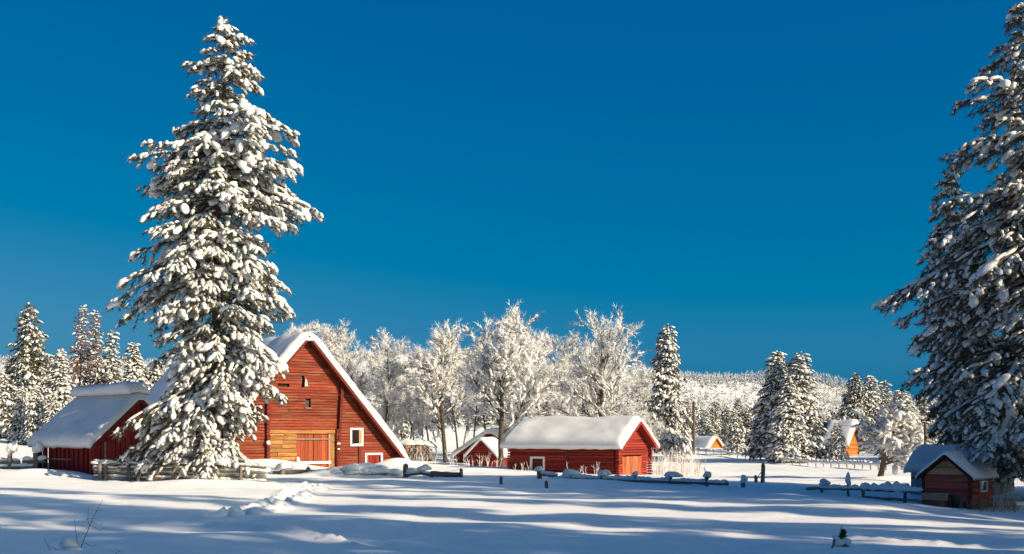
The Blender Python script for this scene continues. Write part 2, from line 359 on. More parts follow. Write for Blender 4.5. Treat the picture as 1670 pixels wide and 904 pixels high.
ridge_line([P(770, 888, 24.6), P(960, 888, 24.6), P(1120, 894, 23.8)], 0.2, 0.08, 1.5)
ridge_line([P(1390, 876, 25.8), P(1470, 882, 25.0), P(1590, 888, 24.0)], 0.18, 0.08, 1.5)
Z = Z+RL
nx, ny = len(gx), len(gy); I = np.arange(nx*ny).reshape(nx, ny)
Fq = np.stack([I[:-1, :-1], I[1:, :-1], I[1:, 1:], I[:-1, 1:]], -1).reshape(-1, 4)
link("ground", mesh_np("ground", np.stack([X, Y, Z], -1), [Fq], M_ground), None, 'structure')

# ------------------------------------------------------------------ hills and their forest
def hill_h(x, y):
    """two wooded ridges, measured as pixel heights at a distance"""
    px = CX+F*x/np.maximum(y, 1)
    def ridge(pts, Yr, wf, wb):
        xs, ys = zip(*pts); top = (HY-np.interp(px, xs, ys))/F*Yr+EYE
        d = y-Yr; return top*np.where(d < 0, np.exp(-(d/wf)**2), np.exp(-(d/wb)**2))
    r1 = ridge([(-1500, 600), (-200, 590), (150, 596), (300, 600), (560, 590), (655, 580), (760, 592), (1050, 610), (1130, 616), (1210, 622), (1290, 640), (1400, 668), (1500, 690), (2500, 660)], 850, 330, 500)
    r2 = ridge([(-1500, 640), (900, 640), (1100, 626), (1230, 622), (1310, 616), (1370, 630), (1440, 652), (1500, 660), (1700, 650), (3000, 600)], 1300, 260, 500)
    return np.maximum(r1, r2)+4*vnoise(x/60, y/60)+2*vnoise(x/22, y/22)-2
hx = np.linspace(-1500, 1900, 170); hy = np.linspace(380, 2200, 120)
HX, HYY = np.meshgrid(hx, hy, indexing='ij'); HZ = hill_h(HX, HYY)
I = np.arange(HX.size).reshape(HX.shape)
link("hills", mesh_np("hills", np.stack([HX, HYY, HZ], -1), [np.stack([I[:-1, :-1], I[1:, :-1], I[1:, 1:], I[:-1, 1:]], -1).reshape(-1, 4)], M_ground), None, 'structure')
rg = np.random.default_rng(77)
def far_tree(rg, n):
    V, Fc, mi = [], [], []
    for b in range(n):
        u = (b+rg.random())/n; z = 0.04+0.94*u; r = ((1-u)**0.85*0.21+0.02)*rg.uniform(0.6, 1.2); a = rg.random()*6.283; w = 0.5*rg.uniform(0.5, 1.1)*(14/n)**0.4
        ca, sa = math.cos(a), math.sin(a); dz = rg.uniform(0.02, 0.12)
        for snowy in ((0, 1) if rg.random() < 0.8 else (0,)):
            k = len(V); e = 0.018*snowy; f = 0.88 if snowy else 1.0
            V += [(0, 0, z+dz+e), (r*f*math.cos(a+w), r*f*math.sin(a+w), z-0.03+e+rg.uniform(-0.03, 0.02)), (r*1.15*f*ca, r*1.15*f*sa, z-0.05*rg.random()+e), (r*f*math.cos(a-w), r*f*math.sin(a-w), z-0.03+e+rg.uniform(-0.03, 0.02))]
            Fc += [(k, k+2, k+1), (k, k+3, k+2)]; mi += [snowy or int(rg.random() < 0.08)]*2
    k = len(V); V += [(0.02, 0, 0.8), (-0.01, 0.017, 0.8), (-0.01, -0.017, 0.8), (0, 0, 1.04)]; Fc += [(k, k+1, k+3), (k+1, k+2, k+3), (k+2, k, k+3)]; mi += [1, 1, 1]
    return np.array(V), np.array(Fc), np.array(mi)
FT_FAR = [far_tree(rg, 7) for _ in range(8)]; FT_MID = [far_tree(rg, 46) for _ in range(8)]
def forest(name, pts, hts, widths, fts, mats=None):
    VV, FF, MI, off = [], [], [], 0; tid = rg.integers(0, 8, len(pts))
    for t, (Tv, Tf, Tm) in enumerate(fts):
        k = np.where(tid == t)[0]
        sc = np.stack([hts[k]*widths[k], hts[k]*widths[k], hts[k]], -1); V = Tv[None]*sc[:, None]+pts[k][:, None]
        VV.append(V.reshape(-1, 3)); FF.append((Tf[None]+(np.arange(len(k))*len(Tv))[:, None, None]+off).reshape(-1, 3)); MI.append(np.tile(Tm, len(k))); off += len(k)*len(Tv)
    o = link(name, mesh_np(name, np.concatenate(VV), [np.concatenate(FF)], mats or [M_needle, M_frost], np.concatenate(MI), smooth=False), None, 'stuff')
    return o
pts = []
yy = rg.uniform(430, 880, 40000); pxx = rg.uniform(-250, 1950, 40000)
xx = (pxx-CX)/F*yy; d = vnoise(xx/55, yy/55)+0.5*vnoise(xx/20, yy/20)
k = d > -0.42; xx, yy = xx[k][:15000], yy[k][:15000]
o = forest("hill_forest", np.stack([xx, yy, hill_h(xx, yy)-0.3], -1), rg.uniform(3.5, 7.5, len(xx)), rg.uniform(0.85, 1.35, len(xx)), FT_FAR, [M_needle_haze, M_frost_haze])
tag(o, "snow-covered conifer forest over the pale nearer hill", "forest")
yy = rg.uniform(1000, 1330, 5000); pxx = rg.uniform(900, 1900, 5000); xx = (pxx-CX)/F*yy
o = forest("far_ridge_forest", np.stack([xx, yy, hill_h(xx, yy)-0.3], -1), rg.uniform(8, 15, len(xx)), rg.uniform(0.7, 1.1, len(xx)), FT_FAR, [M_needle_haze, M_frost_haze])
tag(o, "snowy forest on the farther ridge at right", "forest")
yy = rg.uniform(260, 430, 1200); pxx = rg.uniform(-150, 1850, 1200); xx = (pxx-CX)/F*yy
zz = np.maximum(ground_z(xx, yy), hill_h(xx, yy))
o = forest("valley_forest", np.stack([xx, yy, zz-0.2], -1), rg.uniform(4, 8, len(xx)), rg.uniform(1.0, 1.7, len(xx)), FT_MID)
tag(o, "frosted young conifers massed at the foot of the hill", "forest")

# ------------------------------------------------------------------ pines
def gen_pine(seed, Ht, prof, N, needle_size=0.2, snowp=0.75, lump=0.36, step=0.38, trunk_r=0.3, base_h=0.6, extra=(), rv=(0.72, 1.06), kb=-0.50, side=0.0, low=False, lean=(0, 0), snow_s=1.0, up=0.15, seclen=1.3, mat=None, dead_top=None):
    rg = np.random.default_rng(seed)
    NT = NEED_LOW if low else NEED; LT = LUMPS
    ax = lambda h: np.stack([lean[0]*(h/Ht)**2*1.0+0.12*np.sin(h*0.5+seed), lean[1]*(h/Ht)**2+0.12*np.cos(h*0.43+seed), h], -1)
    bag_t, bag_l, bag_n, bag_s = Bag(), Bag(), Bag(), Bag()
    hh = np.linspace(-0.4, Ht, 14); V, Fq = tubes(ax(hh)[None], (trunk_r*np.clip(1-hh/Ht, 0.03, 1)**0.85)[None], 8); bag_t.add(V, Fq)
    # tips spread by the circumference of the crown
    hs = np.linspace(base_h, Ht-0.15, 300); rr = np.array([prof(h, 0)+prof(h, math.pi) for h in hs])/2
    w = (rr+0.6)*np.interp(hs/Ht, [0, 0.3, 1], [1.5, 1.1, 1.0]); cdf = np.cumsum(w)/w.sum()
    ht = np.interp((np.arange(N)+rg.random(N))/N, cdf, hs); az = (np.arange(N)*2.39996+rg.normal(0, 0.35, N))
    r = np.array([prof(h, a) for h, a in zip(ht, az)])*rg.uniform(rv[0], rv[1], N); r = np.maximum(r, 0.25)
    if len(extra):
        ex = np.array(extra); ne = len(ex); pi_ = rg.permutation(N)[:ne]; ht[pi_] = ex[:, 0]; az[pi_] = ex[:, 1]; r[pi_] = ex[:, 2]
    t = ht/Ht; kk = kb+(up-kb)*t+rg.normal(0, 0.10, N); dr = 0.28+0.1*rg.random(N)
    h0 = np.clip(ht-r*(kk-dr*0.4), 0.4+0.3*rg.random(N), Ht-0.25)
    kk = (ht-h0)/r+dr*0.5
    u = np.linspace(0, 1, 7); a2 = az[:, None]+0.35*(rg.random(N)[:, None]-0.5)*u[None]
    B = ax(h0)[:, None, :]+np.stack([np.cos(a2)*r[:, None]*u, np.sin(a2)*r[:, None]*u, r[:, None]*(kk[:, None]*u-dr[:, None]*u**2*0.5)], -1)
    B[..., 2] = np.maximum(B[..., 2], 0.12)
    rad = (0.018+0.013*r[:, None])*(1-0.8*u[None]); V, Fq = tubes(B, rad, 5); bag_l.add(V, Fq)
    S0, Az, Sl, Ln, Tp = [], [], [], [], []
    for i in range(N):
        s = np.arange(0.2+0.1*rg.random(), 1.0, step/r[i])
        for v in s:
            f = v*6; j = min(int(f), 5); p = B[i, j]*(1-(f-j))+B[i, j+1]*(f-j); sl = (B[i, j+1, 2]-B[i, j, 2])/(r[i]/6)
            for sg in (-1, 1):
                S0.append(p); Az.append(a2[i, j]+sg*rg.uniform(0.5, 1.2)); Sl.append(sl*0.7+rg.normal(-0.05, 0.22)); Ln.append(rg.uniform(0.5, 1.0)*min(seclen, 0.34*r[i]*(1.15-v)+0.34)); Tp.append(0)
        S0.append(B[i, 5]); Az.append(a2[i, 6]); Sl.append((B[i, 6, 2]-B[i, 5, 2])/(r[i]/6)); Ln.append(max(0.3, r[i]/6)); Tp.append(1)
    for k in range(9):
        S0.append(ax(np.array([Ht-0.12-0.09*k]))[0]); Az.append(rg.random()*6.28); Sl.append(rg.uniform(0.6, 1.6)-0.1*k); Ln.append(0.22+0.06*k); Tp.append(1)
    S0 = np.array(S0); Az = np.array(Az); Sl = np.clip(np.array(Sl), -1.6, 2); Ln = np.array(Ln)
    u4 = np.linspace(0, 1, 4); d4 = 0.35
    hor = Ln/np.sqrt(1+np.minimum(Sl, 1)**2*0.5)
    S = S0[:, None]+np.stack([np.cos(Az)[:, None]*hor[:, None]*u4, np.sin(Az)[:, None]*hor[:, None]*u4, hor[:, None]*(Sl[:, None]*u4-d4*u4**2)], -1)
    S[..., 2] = np.maximum(S[..., 2], 0.1)
    if low: V, Fq = tubes(S[:, ::3], np.array([[0.016, 0.006]])*np.ones((len(S), 1)), 3)
    else: V, Fq = tubes(S, np.array([[0.018, 0.014, 0.011, 0.007]])*np.ones((len(S), 1)), 3)
    bag_l.add(V, Fq)
    # needle tufts
    TP, TD, TS = [], [], []
    for uu in ((0.35, 0.68, 1.0) if not low else (0.5, 1.0)):
        f = uu*3; j = min(int(f), 2); p = S[:, j]*(1-(f-j))+S[:, j+1]*(f-j); d = S[:, j+1]-S[:, j]
        k = rg.random(len(p)) < (0.95 if uu > 0.6 else 0.7)
        TP.append(p[k]); TD.append(d[k]+rg.normal(0, 0.05, d[k].shape)); TS.append(np.ones(k.sum())*needle_size*(1.0 if uu > 0.6 else 0.85))
    TP = np.concatenate(TP); TD = np.concatenate(TD); TS = np.concatenate(TS)*rg.uniform(0.75, 1.25, len(TP))
    V, Fc = inst(NT, TP, TD, np.stack([TS*1.1, TS, TS*0.85], -1), rg); bag_n.add(V, Fc)
    # snow pillows on the outer twigs and along the limbs
    d = S[:, 3]-S[:, 2]; p = S[:, 3]*0.72+S[:, 2]*0.28
    big = np.clip(np.exp(rg.normal(-0.15, 0.48, len(p))), 0.35, 1.65)*lump*np.clip(Ln/0.7, 0.6, 1.0)
    patch = np.sin(p[:, 0]*1.1+seed)*np.sin(p[:, 1]*1.3)*np.sin(p[:, 2]*0.9+seed)      # snow lies in patches
    load = snowp+0.38*patch+side*np.tanh(p[:, 0]/2.5); k = rg.random(len(p)) < load
    if low:
        q = p[k].copy(); q[:, 2] += big[k]*0.18+0.03
        V, Fc = inst(LUMPS_LOW, q, d[k], np.stack([big[k]*1.0, big[k]*rg.uniform(0.36, 0.58, k.sum()), big[k]*rg.uniform(0.28, 0.42, k.sum())*snow_s], -1), rg); bag_s.add(V, Fc)
    else:
        # each load is two or three smaller lumps run together, sagging over the twig's end
        for m, (al, lat, f) in enumerate(((0.0, 0.0, 0.78), (-0.55, 0.22, 0.62), (0.42, -0.2, 0.50), (-1.05, -0.1, 0.5))):
            kk_ = np.where(k)[0]; kk_ = kk_[rg.random(len(kk_)) < (1.0, 0.75, 0.6, 0.55)[m]]
            b_ = big[kk_]; dn = unit(d[kk_]); sd = np.stack([-dn[:, 1], dn[:, 0], np.zeros(len(dn))], -1)
            q = p[kk_]+dn*(al*b_*rg.uniform(0.7, 1.2, len(b_)))[:, None]+sd*(lat*b_*rg.uniform(-1.2, 1.2, len(b_)))[:, None]; q[:, 2] += b_*0.12*f+0.03
            bgm = b_ > lump*0.95
            V, Fc = inst(LUMPS_LOW, q[~bgm], (dn+rg.normal(0, 0.25, dn.shape))[~bgm], (np.stack([b_*f*rg.uniform(0.7, 1.15, len(b_)), b_*f*rg.uniform(0.42, 0.72, len(b_)), b_*f*rg.uniform(0.34, 0.55, len(b_))*snow_s], -1))[~bgm], rg); bag_s.add(V, Fc)
            q, dn, b_ = q[bgm], dn[bgm], b_[bgm]
            V, Fc = inst(LT if m == 0 else LUMPS_LOW, q, dn+rg.normal(0, 0.25, dn.shape), np.stack([b_*f*rg.uniform(0.7, 1.15, len(b_)), b_*f*rg.uniform(0.42, 0.72, len(b_)), b_*f*rg.uniform(0.34, 0.55, len(b_))*snow_s], -1), rg); bag_s.add(V, Fc)
        # a little snow caught in almost every tuft
        pt = np.sin(TP[:, 0]*1.1+seed)*np.sin(TP[:, 1]*1.3)*np.sin(TP[:, 2]*0.9+seed); kt = rg.random(len(TP)) < snowp+0.38*pt+side*np.tanh(TP[:, 0]/2.5); q = TP[kt].copy(); sz = TS[kt]*rg.uniform(0.35, 0.75, kt.sum()); q[:, 2] += sz*0.35
        V, Fc = inst(LUMPS_LOW, q, TD[kt], np.stack([sz*1.25, sz*0.7, sz*0.5], -1), rg); bag_s.add(V, Fc)
    p = S[:, 1]*0.6+S[:, 2]*0.4; d = S[:, 2]-S[:, 1]; k = rg.random(len(p)) < (snowp*0.6 if not low else snowp*0.35); sz = rg.uniform(0.5, 1.1, len(p))*lump*0.8
    q = p[k].copy(); q[:, 2] += sz[k]*0.12+0.02
    V, Fc = inst(LUMPS_LOW, q, d[k], np.stack([sz[k]*1.0, sz[k]*0.30, sz[k]*0.24], -1), rg); bag_s.add(V, Fc)
    Bi = B[:, 1:6].reshape(-1, 3); Bd = (B[:, 2:7]-B[:, 1:6]).reshape(-1, 3); rl = np.repeat(r, 5)/6
    k = rg.random(len(Bi)) < snowp*0.8; q = Bi[k].copy(); q[:, 2] += 0.06
    V, Fc = inst(LUMPS_LOW, q, Bd[k], np.stack([rl[k]*0.6, np.full(k.sum(), 0.1), np.full(k.sum(), 0.085)], -1), rg); bag_s.add(V, Fc)
    if not low:
        # some boughs carry one long sagging pad
        kb_ = np.repeat(rg.random(N) < 0.30+side*np.sign(np.cos(az))*0.6, 5) & np.tile(np.arange(5) >= 1, N) & (rg.random(5*N) < 0.8)
        q = Bi[kb_]+rg.normal(0, 0.05, (kb_.sum(), 3)); q[:, 2] += 0.10; wd = lump*rg.uniform(0.35, 0.85, kb_.sum())
        V, Fc = inst(LT, q, Bd[kb_], np.stack([rl[kb_]*rg.uniform(0.5, 0.8, kb_.sum()), wd, wd*0.55], -1), rg); bag_s.add(V, Fc)
    return (bag_t.mesh("trunk", M_bark), bag_l.mesh("limb", M_bark, False), bag_n.mesh("foliage", mat or M_needle, False), bag_s.mesh("snow", M_snow))
def pine_thing(name, meshes, loc, label, cat="tree", group=None, rz=0, scale=(1, 1, 1)):
    t = thing(name, label, cat, loc, rz, group); t.scale = scale
    for n, m in zip(("trunk", "limbs", "foliage", "snow_load"), meshes):
        o = link(n, m, t, 'stuff' if n != 'trunk' else None)
    return t
def table_prof(Ltab, Rtab, scale_px, fb=0.85):
    """left / right reach in metres against height from measured outlines"""
    lh, lr = zip(*Ltab); rh, rr_ = zip(*Rtab)
    def f(h, a):
        l = np.interp(h, lh, lr); r = np.interp(h, rh, rr_); c = math.cos(a); m = (l+r)/2*fb
        return m+(r-m)*c if c > 0 else m+(l-m)*(-c)
    return f
# the great pine before the barn
YT = 55.0; sT = F/YT; bT = G(352, YT); zb_px = HY+(EYE-bT.z)/YT*F
def tab(rows, cx, sgn, s, zb): return sorted([((zb-y)/s, max(0.3, sgn*(x-cx)/s)) for y, x in rows])
Lt = tab([(40, 350), (70, 325), (110, 285), (140, 300), (180, 265), (215, 262), (245, 225), (265, 203), (297, 202), (330, 238), (380, 235), (420, 212), (450, 195), (500, 192), (525, 192), (560, 232), (620, 240), (660, 215), (700, 190), (740, 185), (770, 215), (788, 270)], 352, -1, sT, zb_px)
Rt = tab([(40, 385), (70, 405), (120, 425), (160, 420), (205, 478), (240, 472), (290, 475), (325, 500), (345, 525), (375, 480), (400, 450), (440, 470), (465, 477), (510, 466), (540, 440), (590, 470), (640, 470), (662, 472), (700, 415), (740, 400), (770, 430), (788, 425)], 352, 1, sT, zb_px)
HtT = (zb_px-36)/sT
exT = [((zb_px-y)/sT, math.pi if x < 352 else 0.0, abs(x-352)/sT-0.3) for x, y in ((285, 108), (262, 208), (203, 268), (203, 297), (235, 340), (212, 420), (195, 465), (190, 520), (215, 478), (240, 590), (190, 745), (186, 760), (215, 775), (405, 66), (425, 122), (478, 207), (472, 245), (525, 343), (500, 350), (477, 465), (465, 515), (470, 655), (472, 600), (425, 775), (300, 788), (345, 792), (400, 788))]
exT = [(h, a+random.Random(k).uniform(-0.35, 0.35)-(0.25 if a > 1 else 0.15)*0, r) for k, (h, a, r) in enumerate(exT)]
ms = gen_pine(11, HtT, table_prof(Lt, Rt, sT), 360, needle_size=0.25, snowp=0.66, side=0.14, lump=0.34, step=0.40, trunk_r=0.42, base_h=0.35, lean=(0.4, 0), extra=exT, rv=(0.42, 1.04))
pine_thing("pine_tree", ms, bT, "tallest snow-laden pine, standing alone at the corner of the big red barn")
# right pines
YA = 42.0; sA = F/YA; bA = G(1695, YA); zA_px = HY+(EYE-bA.z)/YA*F
La = tab([(-60, 1670), (5, 1640), (50, 1612), (100, 1606), (150, 1535), (175, 1548), (215, 1568), (250, 1540), (290, 1590), (330, 1530), (400, 1500), (440, 1490), (485, 1427), (510, 1450), (560, 1470), (620, 1465), (680, 1500), (720, 1540), (770, 1568), (810, 1640)], 1695, -1, sA, zA_px)
Ra = [(0, 4.5), (10, 4.5), (16, 3), (22, 0.6)]
exA0 = [(1.9, 4.02, 5.2), (2.2, 3.95, 5.0), (2.6, 4.1, 5.3), (1.9, 4.12, 5.1), (3.1, 3.9, 5.5), (2.5, 4.2, 4.7), (3.5, 4.02, 5.5), (1.8, 4.05, 4.7), (1.7, 4.2, 4.5)]
exA = exA0+[((zA_px-y)/sA, math.pi+random.Random(k).uniform(-0.3, 0.3), (1695-x)/sA-0.45) for k, (x, y) in enumerate(((1632, 15), (1606, 95), (1535, 150), (1550, 165), (1540, 250), (1530, 335), (1495, 400), (1427, 487), (1440, 495), (1462, 560), (1465, 620), (1500, 690), (1545, 735), (1568, 775), (1600, 790), (1580, 760), (1592, 775), (1608, 762), (1573, 786), (1560, 745), (1615, 780), (1590, 750), (1625, 770)))]
ms = gen_pine(23, (zA_px+90)/sA, table_prof(La, Ra, sA, 0.8), 265, needle_size=0.23, snowp=0.47, lump=0.25, step=0.35, trunk_r=0.42, base_h=1.2, extra=exA, kb=-0.36, rv=(0.45, 1.0))
pine_thing("pine_tree", ms, bA, "big dark pine cut off by the photo's edge, hanging over the coop")
YB = 50.0; sB = F/YB; bB = G(1572, YB); zB_px = HY+(EYE-bB.z)/YB*F
Lb = tab([(275, 1540), (300, 1520), (350, 1518), (400, 1500), (440, 1480), (500, 1475), (560, 1480), (610, 1467), (660, 1490), (720, 1500), (735, 1530)], 1550, -1, sB, zB_px)
Rb = tab([(275, 1552), (320, 1570), (400, 1600), (500, 1620), (600, 1640), (735, 1640)], 1550, 1, sB, zB_px)
ms = gen_pine(31, (zB_px-275)/sB, table_prof(Lb, Rb, sB, 0.85), 190, needle_size=0.23, snowp=0.44, lump=0.27, step=0.45, trunk_r=0.3, base_h=1.7, kb=-0.36, rv=(0.55, 1.04), lean=(-0.6, 0))
pine_thing("pine_tree", ms, bB, "shorter dark pine with a spiky tip rising behind the grey plank shed")

# background conifers: a few kinds, then copies
def cone(h0, Ht, rb, p=0.8):
    return lambda h, a: max(0.22, rb*max(0.0, (1-(h-h0)/(Ht-h0)))**p*(0.9+0.12*math.sin(3*a+h*1.7)+0.1*math.sin(h*2.3+a)))
KINDS = {
    'fir': pine_thing("fir_tree", gen_pine(41, 12, cone(0.5, 12, 2.6, 0.62), 250, 0.23, 0.84, 0.38, 0.42, 0.2, base_h=0.4, rv=(0.7, 1.1), up=0.4, low=True), (0, 0, 0), "tmp"),
    'fir2': pine_thing("fir_tree", gen_pine(42, 12, cone(0.5, 12, 2.7, 0.50), 270, 0.23, 0.82, 0.40, 0.42, 0.2, base_h=0.4, rv=(0.7, 1.1), up=0.5, low=True), (0, 0, 0), "tmp"),
    'dark': pine_thing("fir_tree", gen_pine(43, 12, cone(0.8, 12, 3.0, 0.58), 250, 0.27, 0.58, 0.36, 0.44, 0.2, base_h=0.8, rv=(0.62, 1.12), up=0.5, low=True), (0, 0, 0), "tmp"),
    'small': pine_thing("young_fir_tree", gen_pine(44, 6, cone(0.3, 6, 2.0, 0.70), 130, 0.18, 0.85, 0.32, 0.36, 0.12, base_h=0.2, rv=(0.72, 1.1), up=0.3, low=True), (0, 0, 0), "tmp"),
    'thin': pine_thing("fir_tree", gen_pine(45, 12, cone(0.5, 12, 1.7, 0.65), 150, 0.21, 0.72, 0.34, 0.42, 0.18, base_h=0.4, rv=(0.7, 1.1), up=0.4, low=True), (0, 0, 0), "tmp"),
    'dead': pine_thing("fir_tree", gen_pine(46, 12, cone(0.5, 12, 1.6, 0.60), 140, 0.20, 0.46, 0.26, 0.40, 0.18, base_h=0.4, rv=(0.7, 1.1), up=0.5, low=True, mat=M_needle_dead), (0, 0, 0), "tmp"),
}
KH = dict(fir=12, fir2=12, dark=12, small=6, thin=12, dead=12); KR = dict(fir=2.6, fir2=2.7, dark=3.0, small=2.0, thin=1.7, dead=1.6)
used = set(); rz_r = random.Random(4)
def conifer(kind, px, base, top, w, Yd, label, group=None):
    g = G(px, Yd); z = EYE+(HY-base)/F*Yd; zt = EYE+(HY-top)/F*Yd
    h = max(zt-g.z, 1.5); s = h/KH[kind]; sx = (w/F*Yd/2)/KR[kind]*1.22
    loc = (g.x, g.y, g.z); rz = rz_r.random()*6.28
    if kind not in used:
        used.add(kind); r = KINDS[kind]; r.location = loc; r.rotation_euler = (0, 0, rz); r.scale = (sx, sx, s); r['label'] = label
        if group: r['group'] = group
        return r
    return copy_thing(KINDS[kind], loc, rz, (sx, sx, s), label, group)
conifer('dark', 46, 690, 497, 90, 112, "broad dark fir at far left, taller than the small snowy firs before it")
conifer('dead', 133, 680, 500, 48, 118, "thin reddish-tipped fir, left one of two behind the left shed")
conifer('dead', 158, 680, 508, 44, 120, "thin reddish-tipped fir, right one of two behind the left shed")
conifer('thin', 183, 680, 540, 48, 116, "snowy slender fir just right of the reddish tipped pair")
conifer('fir', 217, 682, 560, 66, 118, "snow-heaped fir showing between the left shed's roof and the great pine")
conifer('fir', 98, 690, 570, 64, 106, "leaning-topped snowy fir rising over the left end of the left shed's roof")
conifer('small', 8, 700, 610, 64, 104, "snow-covered young fir cut off by the photo's left edge")
conifer('small', 60, 706, 630, 46, 97, "sunlit young fir in the middle of the three before the dark fir")
conifer('small', 36, 704, 632, 44, 99, "sunlit young fir on the left of the three before the dark fir")
conifer('small', 84, 704, 640, 42, 96, "sunlit young fir nearest the left shed's eave")
conifer('thin', 20, 690, 585, 50, 125, "pale fir half hidden behind the broad dark fir at far left")
conifer('fir2', 250, 690, 590, 70, 125, "snowy fir mostly hidden behind the great pine")
conifer('fir2', 1086, 732, 531, 74, 112, "tall dark-based fir just right of the frosted bare trees and the red log barn")
conifer('fir', 1266, 752, 574, 86, 103, "left half of the pair of big snowy firs in the field's far side")
conifer('fir2', 1301, 754, 576, 84, 101, "right half of the pair of big snowy firs in the field's far side")
conifer('fir', 1284, 754, 612, 70, 99, "lower snowy fir wedged in front of the big pair of firs")
conifer('small', 1199, 740, 668, 36, 118, "cone-shaped young fir beside the small orange gabled cabin")
conifer('dark', 1218, 740, 672, 50, 126, "dark fir between the cone-shaped young fir and the big pair")
conifer('dark', 1187, 735, 665, 26, 150, "small dark fir right behind the little orange gable")
conifer('small', 1364, 756, 690, 36, 98, "snowy young fir standing in front of the larger orange cabin")
conifer('dark', 1393, 745, 610, 62, 124, "dark-topped fir left of three behind the larger orange cabin")
conifer('fir', 1420, 745, 613, 60, 126, "snowy fir in the middle of three behind the larger orange cabin")
conifer('thin', 1441, 745, 622, 50, 128, "slender fir right of three behind the larger orange cabin")
conifer('fir2', 1472, 765, 636, 72, 96, "frosted fir between the leaning snow-wrapped tree and the dark right pines")
conifer('fir', 1505, 765, 650, 66, 100, "frosted fir glimpsed behind the grey shed's snowy roof")
conifer('fir2', 1655, 775, 690, 60, 84, "sunlit frosted fir low at the photo's right edge")
for k, (px, top, Yd) in enumerate([(1120, 650, 160), (1150, 668, 170), (1165, 655, 175), (1235, 660, 165), (1335, 668, 150), (1350, 678, 160), (1205, 650, 185), (655, 660, 150), (1060, 640, 165), (1545, 640, 110), (1610, 650, 118), (1580, 660, 105)]):
    conifer(['thin', 'fir', 'dark', 'small'][k % 4], px, 735, top, 34 if px < 1500 else 60, Yd, "frosted middle-distance fir in the loose row below the hill", "frosted firs below the hill")

# ------------------------------------------------------------------ frosted bare trees
def twig_templates(n, K, seed):
    rg = np.random.default_rng(seed); out = []
    for _ in range(n):
        V, Fc = [], []
        def tw(p, d, l, w):
            s = np.cross(d, rg.normal(0, 1, 3)); s /= np.linalg.norm(s); t = np.cross(d, s); i = len(V)
            V.extend([p+s*w, p-s*w*0.5+t*w*0.87, p-s*w*0.5-t*w*0.87, p+d*l]); Fc.extend([(i, i+1, i+3), (i+1, i+2, i+3), (i+2, i, i+3)])
        for k in range(K):
            d = rg.normal(0, 0.55, 3); d[0] = 1; d /= np.linalg.norm(d); p = np.array([rg.uniform(-0.6, 0.5), 0, 0]); tw(p, d, rg.uniform(0.5, 1.0), 0.024)
            if k % 2: tw(p+d*0.3, (d+rg.normal(0, 0.5, 3)), 0.35, 0.018)
        out.append((np.array(V), np.array(Fc)))
    return out
TW = twig_templates(6, 6, 2)
